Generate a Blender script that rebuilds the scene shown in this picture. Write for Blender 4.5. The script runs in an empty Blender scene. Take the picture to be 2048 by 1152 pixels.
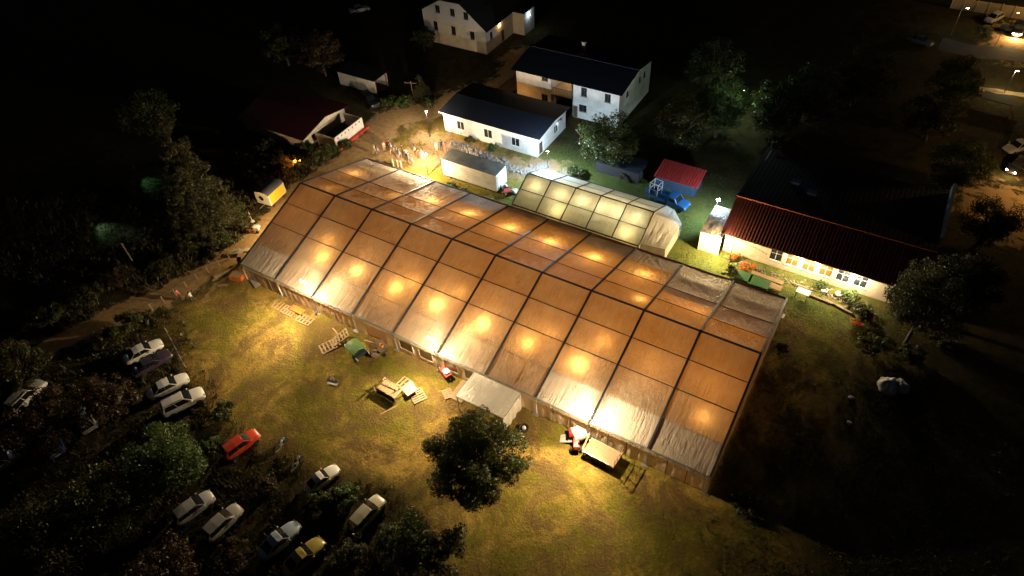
import bpy, bmesh, math, random
import numpy as np
from mathutils import Vector, Matrix, noise
R = math.radians
random.seed(7)
rng = np.random.default_rng(7)
scene = bpy.context.scene
col = scene.collection

# ------------------------------------------------------------------ camera
# site frame: x runs along the big tent's front eave, y to its back, metres
cam_d = bpy.data.cameras.new('camera')
cam_d.sensor_width = 36.0
cam_d.lens = 24.0156
cam_d.clip_end = 2000.0
cam = bpy.data.objects.new('camera', cam_d)
col.objects.link(cam)
cam.matrix_world = Matrix(((0.858101, -0.332983, 0.390878, 63.032),
                           (0.510474, 0.635472, -0.579302, -33.822),
                           (-0.055494, 0.696633, 0.715279, 59.442),
                           (0, 0, 0, 1)))
scene.camera = cam

# ------------------------------------------------------------------ sky, moon, exposure
world = bpy.data.worlds.new('World')
scene.world = world
world.use_nodes = True
wn = world.node_tree
bg = wn.nodes['Background']
skyn = wn.nodes.new('ShaderNodeTexSky')
skyn.sky_type = 'NISHITA'
skyn.sun_disc = False
skyn.sun_elevation = R(-3.0)
skyn.sun_rotation = R(140)
wn.links.new(skyn.outputs['Color'], bg.inputs['Color'])
bg.inputs['Strength'].default_value = 0.05
sun_d = bpy.data.lights.new('moon', 'SUN')
sun_d.energy = 0.030
sun_d.angle = R(2.0)
sun_d.color = (0.62, 0.76, 1.0)
sun = bpy.data.objects.new('moon', sun_d)
col.objects.link(sun)
sun.rotation_euler = (R(52), 0, R(-100))
scene.view_settings.view_transform = 'Standard'
scene.view_settings.look = 'None'
scene.view_settings.gamma = 1.0
scene.view_settings.exposure = 0.25
scene.view_settings.use_curve_mapping = False
scene.render.engine = 'CYCLES'
cy = scene.cycles
cy.use_denoising = True
cy.max_bounces = 6
cy.diffuse_bounces = 2
cy.use_adaptive_sampling = True
cy.adaptive_threshold = .02
cy.glossy_bounces = 2
cy.transmission_bounces = 4
cy.transparent_max_bounces = 6
cy.sample_clamp_indirect = 4.0
cy.caustics_reflective = False
cy.caustics_refractive = False

# ------------------------------------------------------------------ materials
MATS = {}
def nodes(name):
    m = bpy.data.materials.new(name)
    m.use_nodes = True
    nt = m.node_tree
    return m, nt, nt.nodes['Principled BSDF']

def N(nt, t, **kw):
    n = nt.nodes.new(t)
    for k, v in kw.items():
        setattr(n, k, v)
    return n

def coords(nt, kind='Object', scale=None, rnd=False):
    tc = N(nt, 'ShaderNodeTexCoord')
    out = tc.outputs[kind]
    return out

def noise_fac(nt, vec, scale, detail=4, rough=.55, lo=.35, hi=.65, dist=0.0):
    n = N(nt, 'ShaderNodeTexNoise')
    n.inputs['Scale'].default_value = scale
    n.inputs['Detail'].default_value = detail
    n.inputs['Roughness'].default_value = rough
    n.inputs['Distortion'].default_value = dist
    nt.links.new(vec, n.inputs['Vector'])
    mr = N(nt, 'ShaderNodeMapRange')
    mr.inputs['From Min'].default_value = lo
    mr.inputs['From Max'].default_value = hi
    nt.links.new(n.outputs['Fac'], mr.inputs['Value'])
    return mr.outputs['Result']

def mixc(nt, fac, a, b, mode='MIX'):
    m = N(nt, 'ShaderNodeMix', data_type='RGBA', blend_type=mode)
    for sock, v in ((m.inputs[0], fac), (m.inputs[6], a), (m.inputs[7], b)):
        if hasattr(v, 'links') or hasattr(v, 'is_linked'):
            nt.links.new(v, sock)
        elif isinstance(v, (int, float)):
            sock.default_value = v
        else:
            sock.default_value = (*v, 1)
    return m.outputs[2]

def math_(nt, op, a, b=0.0):
    m = N(nt, 'ShaderNodeMath', operation=op)
    for i, v in enumerate((a, b)):
        if isinstance(v, (int, float)):
            m.inputs[i].default_value = v
        else:
            nt.links.new(v, m.inputs[i])
    return m.outputs[0]

def bump(nt, h, strength, dist=.05):
    b = N(nt, 'ShaderNodeBump')
    b.inputs['Strength'].default_value = strength
    b.inputs['Distance'].default_value = dist
    nt.links.new(h, b.inputs['Height'])
    return b.outputs['Normal']

def pm(name, c1, c2=None, scale=3.0, rough=.7, metal=0.0, bmp=.25, bscale=18.0, coat=0.0, spec=.4, stretch=None, kind='Object'):
    """plain procedural material: two tones broken up by noise, fine relief"""
    if name in MATS:
        return MATS[name]
    m, nt, p = nodes(name)
    c2 = c2 or tuple(v * .62 for v in c1)
    vec = coords(nt, kind)
    if stretch:
        mp = N(nt, 'ShaderNodeMapping')
        mp.inputs['Scale'].default_value = stretch
        nt.links.new(vec, mp.inputs['Vector'])
        vec = mp.outputs['Vector']
    f = noise_fac(nt, vec, scale, 6, .62, .30, .72)
    nt.links.new(mixc(nt, f, c1, c2), p.inputs['Base Color'])
    p.inputs['Roughness'].default_value = rough
    p.inputs['Metallic'].default_value = metal
    p.inputs['Specular IOR Level'].default_value = spec
    p.inputs['Coat Weight'].default_value = coat
    if bmp:
        h = noise_fac(nt, vec, bscale, 4, .6, 0, 1)
        nt.links.new(bump(nt, h, bmp, .03), p.inputs['Normal'])
    MATS[name] = m
    return m

def emit(name, color, strength):
    if name in MATS:
        return MATS[name]
    m, nt, p = nodes(name)
    p.inputs['Base Color'].default_value = (*[min(1, c * .8) for c in color], 1)
    p.inputs['Emission Color'].default_value = (*color, 1)
    p.inputs['Emission Strength'].default_value = strength
    MATS[name] = m
    return m

def glass(name, tint=(.02, .025, .03), rough=.06):
    if name in MATS:
        return MATS[name]
    m, nt, p = nodes(name)
    f = noise_fac(nt, coords(nt), 1.5, 2, .5, .3, .7)
    nt.links.new(mixc(nt, f, tint, tuple(v * .55 for v in tint)), p.inputs['Base Color'])
    p.inputs['Roughness'].default_value = rough
    p.inputs['Specular IOR Level'].default_value = .6
    MATS[name] = m
    return m

def membrane(name, front, trans, amount, gloss=.06, seam=True):
    """coated fabric: reflects on the outside, lets lamp light through"""
    if name in MATS:
        return MATS[name]
    m, nt, p = nodes(name)
    out = nt.nodes['Material Output']
    nt.nodes.remove(p)
    vec = coords(nt, 'Object')
    f1 = noise_fac(nt, vec, .55, 5, .6, .32, .7)
    f2 = noise_fac(nt, vec, 5.5, 4, .6, .3, .75)
    mp = N(nt, 'ShaderNodeMapping')
    mp.inputs['Scale'].default_value = (3.2, .35, .35)
    nt.links.new(vec, mp.inputs['Vector'])
    streak = noise_fac(nt, mp.outputs['Vector'], 1.6, 5, .65, .35, .75)
    dirt = math_(nt, 'MULTIPLY', f1, .45)
    dirt = math_(nt, 'ADD', dirt, math_(nt, 'MULTIPLY', streak, .35))
    dirt = math_(nt, 'ADD', dirt, math_(nt, 'MULTIPLY', f2, .12))
    cd = mixc(nt, dirt, front, tuple(v * .62 for v in front))
    ct = mixc(nt, dirt, trans, (trans[0] * .72, trans[1] * .6, trans[2] * .5))
    amt = amount
    if seam:
        uv = N(nt, 'ShaderNodeUVMap')
        sp = N(nt, 'ShaderNodeSeparateXYZ')
        nt.links.new(uv.outputs[0], sp.inputs[0])
        fr = math_(nt, 'FRACT', math_(nt, 'MULTIPLY', sp.outputs[0], 3.0))
        d = math_(nt, 'MINIMUM', fr, math_(nt, 'SUBTRACT', 1.0, fr))
        ln = math_(nt, 'LESS_THAN', d, .013)
        keep = math_(nt, 'SUBTRACT', 1.0, math_(nt, 'MULTIPLY', ln, .38))
        amt = math_(nt, 'MULTIPLY', keep, amount)
    bh = math_(nt, 'ADD', math_(nt, 'MULTIPLY', streak, .8), math_(nt, 'MULTIPLY', f2, .4))
    for rot, sc in ((38, (3.6, .5, .5)), (-33, (4.4, .55, .55))):   # slack folds running off the rafters
        mr_ = N(nt, 'ShaderNodeMapping')
        mr_.inputs['Rotation'].default_value = (0, 0, R(rot))
        mr_.inputs['Scale'].default_value = sc
        nt.links.new(vec, mr_.inputs['Vector'])
        w_ = noise_fac(nt, mr_.outputs['Vector'], .9, 3, .5, .35, .65, .4)
        fold = math_(nt, 'ABSOLUTE', math_(nt, 'SUBTRACT', w_, .5))
        slack = noise_fac(nt, vec, .33 + .1 * sc[1], 3, .6, .46, .66)     # only some parts of a sheet hang slack
        bh = math_(nt, 'ADD', bh, math_(nt, 'MULTIPLY', math_(nt, 'MULTIPLY', fold, slack), -3.4))
    nrm = bump(nt, bh, .55, .07)
    di = N(nt, 'ShaderNodeBsdfDiffuse')
    tr = N(nt, 'ShaderNodeBsdfTranslucent')
    gl = N(nt, 'ShaderNodeBsdfGlossy')
    gl.inputs['Roughness'].default_value = .32
    gl.inputs['Color'].default_value = (1, 1, 1, 1)
    for s in (di, tr, gl):
        nt.links.new(nrm, s.inputs['Normal'])
    nt.links.new(cd, di.inputs['Color'])
    nt.links.new(ct, tr.inputs['Color'])
    mx = N(nt, 'ShaderNodeMixShader')
    if isinstance(amt, float):
        mx.inputs[0].default_value = amt
    else:
        nt.links.new(amt, mx.inputs[0])
    nt.links.new(di.outputs[0], mx.inputs[1])
    nt.links.new(tr.outputs[0], mx.inputs[2])
    m2 = N(nt, 'ShaderNodeMixShader')
    m2.inputs[0].default_value = gloss
    nt.links.new(mx.outputs[0], m2.inputs[1])
    nt.links.new(gl.outputs[0], m2.inputs[2])
    nt.links.new(m2.outputs[0], out.inputs['Surface'])
    MATS[name] = m
    return m

def leafmat(name, c1, c2, trans=.35):
    if name in MATS:
        return MATS[name]
    m, nt, p = nodes(name)
    out = nt.nodes['Material Output']
    nt.nodes.remove(p)
    g = N(nt, 'ShaderNodeNewGeometry')
    f = noise_fac(nt, g.outputs['Position'], .8, 5, .7, .3, .7)
    rn = math_(nt, 'ADD', math_(nt, 'MULTIPLY', f, .6), math_(nt, 'MULTIPLY', g.outputs['Random Per Island'], .4))
    c = mixc(nt, rn, c1, c2)
    di = N(nt, 'ShaderNodeBsdfDiffuse')
    tr = N(nt, 'ShaderNodeBsdfTranslucent')
    nt.links.new(c, di.inputs['Color'])
    nt.links.new(c, tr.inputs['Color'])
    mx = N(nt, 'ShaderNodeMixShader')
    mx.inputs[0].default_value = trans
    nt.links.new(di.outputs[0], mx.inputs[1])
    nt.links.new(tr.outputs[0], mx.inputs[2])
    gl = N(nt, 'ShaderNodeBsdfGlossy')
    gl.inputs['Roughness'].default_value = .45
    m2 = N(nt, 'ShaderNodeMixShader')
    m2.inputs[0].default_value = .035
    nt.links.new(mx.outputs[0], m2.inputs[1])
    nt.links.new(gl.outputs[0], m2.inputs[2])
    nt.links.new(m2.outputs[0], out.inputs['Surface'])
    MATS[name] = m
    return m

ALU = pm('aluminium', (.30, .31, .33), (.20, .21, .23), 2.0, .45, .6, .1)
DARKALU = pm('dark_keder_rail', (.035, .038, .05), (.02, .022, .03), 2.0, .55, .2, .1)
WHITEM = pm('white_paint_metal', (.72, .70, .66), (.5, .47, .42), 3.0, .5)
DARKM = pm('dark_metal', (.03, .03, .033), (.015, .015, .017), 4.0, .5, .3)
RUBBER = pm('rubber', (.018, .018, .018), (.03, .028, .025), 6.0, .8)
STEEL = pm('galvanised_steel', (.35, .35, .34), (.2, .2, .2), 5.0, .4, .7)
WOOD = pm('raw_timber', (.33, .22, .12), (.18, .115, .06), 6.0, .75, 0, .4, 30, stretch=(1, 6, 6))
WOODG = pm('weathered_timber', (.34, .27, .19), (.17, .13, .09), 6.0, .85, 0, .4, 30, stretch=(1, 6, 6))
PLASTER = pm('white_plaster', (.66, .64, .60), (.47, .44, .39), .9, .85, 0, .3, 25)
PLASTERW = pm('warm_plaster', (.62, .54, .42), (.42, .35, .26), .9, .85, 0, .3, 25)
FRAMEW = pm('white_window_frame', (.70, .68, .63), (.5, .48, .44), 5, .5)
FRAMED = pm('brown_window_frame', (.10, .07, .05), (.06, .04, .03), 5, .6)
GLASSD = glass('night_glass')
CARGLASS = glass('car_glass', (.012, .013, .016), .04)

# ------------------------------------------------------------------ mesh helpers
class MB:
    def __init__(self):
        self.v = []
        self.f = []
        self.m = []
        self.uv = None
    def add(self, vs, fs, mi=0):
        o = len(self.v)
        self.v += [tuple(p) for p in vs]
        self.f += [tuple(i + o for i in f) for f in fs]
        self.m += [mi] * len(fs)
        return self
    def box(self, a, b, mi=0, bev=0.0):
        x0, y0, z0 = a
        x1, y1, z1 = b
        vs = [(x0, y0, z0), (x1, y0, z0), (x1, y1, z0), (x0, y1, z0), (x0, y0, z1), (x1, y0, z1), (x1, y1, z1), (x0, y1, z1)]
        fs = [(0, 3, 2, 1), (4, 5, 6, 7), (0, 1, 5, 4), (1, 2, 6, 5), (2, 3, 7, 6), (3, 0, 4, 7)]
        return self.add(vs, fs, mi)
    def beam(self, p, q, w, h, mi=0, up=(0, 0, 1)):
        """box bar from p to q, w wide and h tall, centred on the line"""
        p = Vector(p); q = Vector(q)
        d = (q - p).normalized()
        u = Vector(up)
        s = d.cross(u)
        if s.length < 1e-4:
            s = d.cross(Vector((1, 0, 0)))
        s.normalize()
        u = s.cross(d).normalized()
        vs = []
        for c in (p, q):
            for a, b in ((-1, -1), (1, -1), (1, 1), (-1, 1)):
                vs.append(c + s * (a * w / 2) + u * (b * h / 2))
        return self.add(vs, [(0, 1, 2, 3), (7, 6, 5, 4), (0, 4, 5, 1), (1, 5, 6, 2), (2, 6, 7, 3), (3, 7, 4, 0)], mi)
    def tube(self, pts, radii, n=8, mi=0, cap=True):
        pts = [Vector(p) for p in pts]
        if isinstance(radii, (int, float)):
            radii = [radii] * len(pts)
        rings = []
        for i, p in enumerate(pts):
            d = (pts[min(i + 1, len(pts) - 1)] - pts[max(i - 1, 0)])
            d = d.normalized() if d.length > 1e-9 else Vector((0, 0, 1))
            a = d.cross(Vector((0, 0, 1)))
            if a.length < .05:
                a = d.cross(Vector((1, 0, 0)))
            a.normalize()
            b = d.cross(a)
            rings.append([p + (a * math.cos(t) + b * math.sin(t)) * radii[i] for t in [2 * math.pi * k / n for k in range(n)]])
        vs = [v for r_ in rings for v in r_]
        fs = []
        for i in range(len(pts) - 1):
            for k in range(n):
                fs.append((i * n + k, i * n + (k + 1) % n, (i + 1) * n + (k + 1) % n, (i + 1) * n + k))
        if cap:
            fs.append(tuple(range(n - 1, -1, -1)))
            fs.append(tuple((len(pts) - 1) * n + k for k in range(n)))
        return self.add(vs, fs, mi)
    def prism(self, poly, y0, y1, mi=0):
        """polygon in x,z extruded along y"""
        n = len(poly)
        vs = [(x, y0, z) for x, z in poly] + [(x, y1, z) for x, z in poly]
        fs = [tuple(range(n)), tuple(range(2 * n - 1, n - 1, -1))]
        for k in range(n):
            fs.append((k, k + n, (k + 1) % n + n, (k + 1) % n))
        return self.add(vs, fs, mi)
    def lathe(self, prof, n=12, c=(0, 0, 0), mi=0):
        rings = [[(c[0] + r_ * math.cos(2 * math.pi * k / n), c[1] + r_ * math.sin(2 * math.pi * k / n), c[2] + z) for k in range(n)] for r_, z in prof]
        vs = [v for r_ in rings for v in r_]
        fs = []
        for i in range(len(prof) - 1):
            for k in range(n):
                fs.append((i * n + k, i * n + (k + 1) % n, (i + 1) * n + (k + 1) % n, (i + 1) * n + k))
        fs.append(tuple(range(n - 1, -1, -1)))
        fs.append(tuple((len(prof) - 1) * n + k for k in range(n)))
        return self.add(vs, fs, mi)
    def mesh(self, name):
        me = bpy.data.meshes.new(name)
        me.from_pydata(self.v, [], self.f)
        if any(self.m):
            me.polygons.foreach_set('material_index', self.m)
        me.update()
        return me
    def build(self, name, mat, parent=None, smooth=False, bevel=0.0, subsurf=0, loc=None):
        me = self.mesh(name)
        for m in (mat if isinstance(mat, (list, tuple)) else [mat]):
            me.materials.append(m)
        if smooth:
            me.polygons.foreach_set('use_smooth', [True] * len(me.polygons))
        o = bpy.data.objects.new(name, me)
        col.objects.link(o)
        if parent is not None:
            o.parent = parent
        if loc is not None:
            o.location = loc
        if bevel:
            b = o.modifiers.new('bevel', 'BEVEL')
            b.width = bevel
            b.segments = 1
            b.limit_method = 'ANGLE'
        if subsurf:
            s = o.modifiers.new('subsurf', 'SUBSURF')
            s.levels = s.render_levels = subsurf
        return o

def tag(o, label=None, cat=None, group=None, kind=None):
    if label: o['label'] = label
    if cat: o['category'] = cat
    if group: o['group'] = group
    if kind: o['kind'] = kind
    return o

def thing(name, label, cat, loc=(0, 0, 0), rz=0.0, group=None):
    o = bpy.data.objects.new(name, None)
    o.empty_display_size = .3
    col.objects.link(o)
    o.location = loc if len(loc) == 3 else (*loc, 0)
    o.rotation_euler = (0, 0, rz)
    return tag(o, label, cat, group)

def copy_tree(o, parent=None):
    c = o.copy()
    col.objects.link(c)
    if parent is not None:
        c.parent = parent
    for ch in [k for k in bpy.data.objects if k.parent == o]:
        copy_tree(ch, c)
    return c

def light(name, parent, loc, power, color, radius=.12, kind='POINT', spot=None, aim=None, blend=.5):
    d = bpy.data.lights.new(name, kind)
    d.energy = power
    d.color = color
    d.shadow_soft_size = radius
    o = bpy.data.objects.new(name, d)
    col.objects.link(o)
    o.parent = parent
    o.location = loc
    if kind == 'SPOT':
        d.spot_size = R(spot)
        d.spot_blend = blend
        o.rotation_euler = (Vector(aim)).to_track_quat('-Z', 'Y').to_euler()
    return o

def fast_mesh(name, verts, quads, mat, parent=None, tris=False):
    verts = np.asarray(verts, np.float32)
    quads = np.asarray(quads, np.int32)
    k = quads.shape[1]
    me = bpy.data.meshes.new(name)
    me.vertices.add(len(verts))
    me.vertices.foreach_set('co', verts.ravel())
    me.loops.add(quads.size)
    me.loops.foreach_set('vertex_index', quads.ravel())
    me.polygons.add(len(quads))
    me.polygons.foreach_set('loop_start', np.arange(0, quads.size, k, dtype=np.int32))
    me.polygons.foreach_set('loop_total', np.full(len(quads), k, np.int32))
    me.update(calc_edges=True)
    me.validate()
    for m in (mat if isinstance(mat, (list, tuple)) else [mat]):
        me.materials.append(m)
    o = bpy.data.objects.new(name, me)
    col.objects.link(o)
    if parent is not None:
        o.parent = parent
    return o

def fbm(x, y, s=1.0, o=0.0):
    return noise.fractal(Vector((x * s + o, y * s - o, o * .37)), 1.0, 2.0, 4)

# ------------------------------------------------------------------ ground
def seg_dist(px, py, line):
    best = np.full(px.shape, 1e9)
    for (ax, ay), (bx, by) in zip(line[:-1], line[1:]):
        dx, dy = bx - ax, by - ay
        t = np.clip(((px - ax) * dx + (py - ay) * dy) / (dx * dx + dy * dy + 1e-9), 0, 1)
        best = np.minimum(best, np.hypot(px - ax - t * dx, py - ay - t * dy))
    return best

PATH = [(-13.56, -21.53), (-12.25, -17.83), (-10.43, -12.17), (-7.32, -7.10), (-5.47, -1.41), (-5.33, 4.58), (-5.67, 9.60), (-7.36, 15.33), (-6.5, 22.5), (-4.5, 28.5), (1.5, 31.0), (6.5, 31.5)]
YARD = [(-4.5, 28.5), (-5.5, 33), (-7.0, 38.0), (-3.0, 43.0), (1.0, 50.0), (5.0, 56.0), (2.0, 66.0)]
YARD2 = [(2, 36), (10, 36.5), (18, 35.5), (23, 38)]

def axis_vals(lo, hi, step, far):
    v = list(np.arange(lo, hi + .01, step))
    s = step
    a = [lo]
    while a[-1] > -far:
        s *= 1.45
        a.append(a[-1] - s)
    s = step
    b = [hi]
    while b[-1] < far:
        s *= 1.45
        b.append(b[-1] + s)
    return np.array(a[:0:-1] + v + b[1:])

gx = axis_vals(-45, 95, .8, 420)
gy = axis_vals(-48, 72, .8, 420)
GX, GY = np.meshgrid(gx, gy)
fx, fy = GX.ravel(), GY.ravel()
d_path = seg_dist(fx, fy, PATH)
d_yard = np.minimum(seg_dist(fx, fy, YARD) - .8, seg_dist(fx, fy, YARD2))
dirt = np.clip(1.25 - d_path / 2.6, 0, 1) + np.clip(1.2 - d_yard / 3.2, 0, 1)
dirt = np.maximum(dirt, .55 * np.clip(1.2 - np.hypot((fx + 4) / 5.0, (fy + 3) / 3.0), 0, 1))
# mown field in front of the tent against rank growth round it
inside = np.clip((fx + 6.0) / 5.0, 0, 1) * np.clip((72 - fx) / 8.0, 0, 1) * np.clip((fy + 26.0) / 8.0, 0, 1) * np.clip((45 - fy) / 5.0, 0, 1)
def in_poly(px, py, P):
    ins = np.zeros(px.shape, bool)
    P = np.array(P)
    j = len(P) - 1
    for i in range(len(P)):
        ins ^= ((P[i, 1] > py) != (P[j, 1] > py)) & (px < (P[j, 0] - P[i, 0]) * (py - P[i, 1]) / (P[j, 1] - P[i, 1] + 1e-12) + P[i, 0])
        j = i
    return ins
EDGE = [(-3.96, -9.85), (4.23, -13.61), (12.67, -16.94), (20.03, -17.30), (25.10, -15.79), (29.71, -15.10), (34.23, -13.80), (39.08, -14.82), (43.59, -18.13)]
PARK = EDGE + [(47.43, -22.30), (2.26, -48.17), (-29.64, -33.90), (-12.46, -19.67), (-7.79, -14.14)]
park = in_poly(fx, fy, PARK)
inside *= np.where(park, np.clip(.5 - seg_dist(fx, fy, EDGE) / 3.0, 0, 1), np.clip(.5 + seg_dist(fx, fy, EDGE) / 2.5, 0, 1))
for (qx, qy), qr in (((80.36, 55.65), 7.0), ((78.11, 104.25), 6.0)):
    dirt = np.maximum(dirt, 1.2 * np.clip(1.3 - np.hypot(fx - qx, fy - qy) / qr, 0, 1))
lush = np.clip((fx - 15) / 8.0, 0, 1) * np.clip((fy - 24.0) / 3.0, 0, 1)
mask = np.stack([np.clip(dirt, 0, 1), np.clip(inside, 0, 1), np.clip(lush, 0, 1), np.ones_like(fx)], 1)
nx_, ny_ = len(gx), len(gy)
idx = np.arange(nx_ * ny_).reshape(ny_, nx_)
quads = np.stack([idx[:-1, :-1], idx[:-1, 1:], idx[1:, 1:], idx[1:, :-1]], -1).reshape(-1, 4)

def lawn_tones(nt, pos):
    """straw, green and bare patches of the trodden field"""
    big = noise_fac(nt, pos, .11, 6, .66, .43, .56, .8)
    mid = noise_fac(nt, pos, .5, 7, .72, .38, .60, .4)
    fine = noise_fac(nt, pos, 4.2, 8, .75, .3, .7)
    bare = noise_fac(nt, pos, .19, 8, .74, .47, .58, 1.0)
    gm = math_(nt, 'ADD', math_(nt, 'MULTIPLY', big, .75), math_(nt, 'MULTIPLY', mid, .35))
    gm.node.use_clamp = True
    green = mixc(nt, fine, (.10, .100, .008), (.20, .165, .015))
    dry = mixc(nt, fine, (.38, .23, .045), (.54, .35, .085))
    brown = mixc(nt, fine, (.10, .058, .020), (.20, .118, .042))
    c = mixc(nt, gm, dry, green)
    return mixc(nt, math_(nt, 'MULTIPLY', bare, .9), c, brown), mid, fine

def ground_material():
    m, nt, p = nodes('field')
    at = N(nt, 'ShaderNodeAttribute', attribute_name='mask')
    sp = N(nt, 'ShaderNodeSeparateColor')
    nt.links.new(at.outputs['Color'], sp.inputs[0])
    pos = N(nt, 'ShaderNodeNewGeometry').outputs['Position']
    lawn, mid, fine = lawn_tones(nt, pos)
    grit = noise_fac(nt, pos, 14.0, 6, .7, .25, .75)
    vor = N(nt, 'ShaderNodeTexVoronoi')
    vor.inputs['Scale'].default_value = 3.4
    nt.links.new(pos, vor.inputs['Vector'])
    tuft = N(nt, 'ShaderNodeMapRange')
    tuft.inputs['From Max'].default_value = .6
    nt.links.new(vor.outputs['Distance'], tuft.inputs['Value'])
    lawn = mixc(nt, math_(nt, 'MULTIPLY', tuft.outputs[0], .35), lawn, (.07, .06, .018), 'MIX')
    lush_c = mixc(nt, fine, (.045, .095, .025), (.11, .15, .04))
    lawn = mixc(nt, math_(nt, 'MULTIPLY', sp.outputs[2], .75), lawn, lush_c)
    rough = mixc(nt, mid, (.022, .026, .007), (.060, .043, .016))
    c = mixc(nt, sp.outputs[1], rough, lawn)
    dirt_c = mixc(nt, fine, (.40, .26, .12), (.24, .15, .065))
    dirt_c = mixc(nt, math_(nt, 'MULTIPLY', grit, .5), dirt_c, (.34, .26, .17))
    dm = math_(nt, 'ADD', sp.outputs[0], math_(nt, 'MULTIPLY', math_(nt, 'SUBTRACT', mid, .5), .8))
    mr = N(nt, 'ShaderNodeMapRange')
    mr.inputs['From Min'].default_value = .42
    mr.inputs['From Max'].default_value = .78
    nt.links.new(dm, mr.inputs['Value'])
    c = mixc(nt, mr.outputs[0], c, dirt_c)
    nt.links.new(c, p.inputs['Base Color'])
    p.inputs['Roughness'].default_value = .95
    p.inputs['Specular IOR Level'].default_value = .12
    h = math_(nt, 'ADD', math_(nt, 'MULTIPLY', fine, .7), math_(nt, 'MULTIPLY', grit, .35))
    h = math_(nt, 'ADD', h, math_(nt, 'MULTIPLY', mid, .5))
    nt.links.new(bump(nt, h, 1.0, .16), p.inputs['Normal'])
    return m
FIELD = ground_material()
ground = fast_mesh('ground', np.stack([fx, fy, np.zeros_like(fx)], 1), quads, FIELD)
ca = ground.data.color_attributes.new('mask', 'FLOAT_COLOR', 'POINT')
ca.data.foreach_set('color', mask.astype(np.float32).ravel())
tag(ground, kind='structure')

DIRT = pm('trodden_dirt', (.40, .265, .125), (.23, .145, .065), 1.6, .95, 0, .8, 9, spec=.1)
def path_sheet(name, line, hw, z=.004, seed=1.0, step=.7, m=None):
    pts = []
    for (ax, ay), (bx, by) in zip(line[:-1], line[1:]):
        n = max(2, int(math.hypot(bx - ax, by - ay) / step))
        for k in range(n):
            pts.append((ax + (bx - ax) * k / n, ay + (by - ay) * k / n))
    pts.append(line[-1])
    vs, fs = [], []
    for i, (x, y) in enumerate(pts):
        a = pts[max(i - 2, 0)]; b = pts[min(i + 2, len(pts) - 1)]
        d = Vector((b[0] - a[0], b[1] - a[1])).normalized()
        for s in (-1, 1):
            w = hw * (1 + .30 * fbm(x, y, .8, seed + s * 5))
            w += .18 * random.uniform(-1, 1)
            vs.append((x - d.y * w * s, y + d.x * w * s, z))
    for i in range(len(pts) - 1):
        fs.append((2 * i, 2 * i + 1, 2 * i + 3, 2 * i + 2))
    o = MB().add(vs, fs).build(name, m or DIRT)
    return tag(o, kind='structure')
path_sheet('dirt_path', PATH, 1.5, .004)
path_sheet('yard_path', YARD, 2.2, .008, 3.0)

# ------------------------------------------------------------------ the big tent
WARM = (1.0, .77, .46)
AMBER = (1.0, .54, .17)
BULBC = (1.0, .67, .33)
COLD = (.62, .82, 1.0)
MEM = membrane('tent_membrane', (.38, .32, .24), (.82, .51, .19), .48, .015)
MEML = membrane('tent_membrane_lined', (.48, .41, .33), (.60, .38, .22), .20, .015)
WALLM = membrane('tent_wall_membrane', (.66, .56, .42), (.72, .55, .30), .22, .03, seam=False)
CLEAR, _nt, _p = nodes('clear_foil')
_p.inputs['Base Color'].default_value = (.78, .60, .38, 1)
_p.inputs['Roughness'].default_value = .12
_f = noise_fac(_nt, coords(_nt), 1.2, 5, .65, .3, .75)
_tp = N(_nt, 'ShaderNodeBsdfTransparent')
_tp.inputs[0].default_value = (.9, .84, .74, 1)
_mx = N(_nt, 'ShaderNodeMixShader')
_mr = N(_nt, 'ShaderNodeMapRange')
_mr.inputs['To Min'].default_value = .30
_mr.inputs['To Max'].default_value = .75
_nt.links.new(_f, _mr.inputs['Value'])
_nt.links.new(_mr.outputs[0], _mx.inputs[0])
_nt.links.new(_tp.outputs[0], _mx.inputs[1])
_nt.links.new(_p.outputs[0], _mx.inputs[2])
_nt.links.new(bump(_nt, _f, .6, .08), _p.inputs['Normal'])
_nt.links.new(_mx.outputs[0], _nt.nodes['Material Output'].inputs['Surface'])

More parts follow.
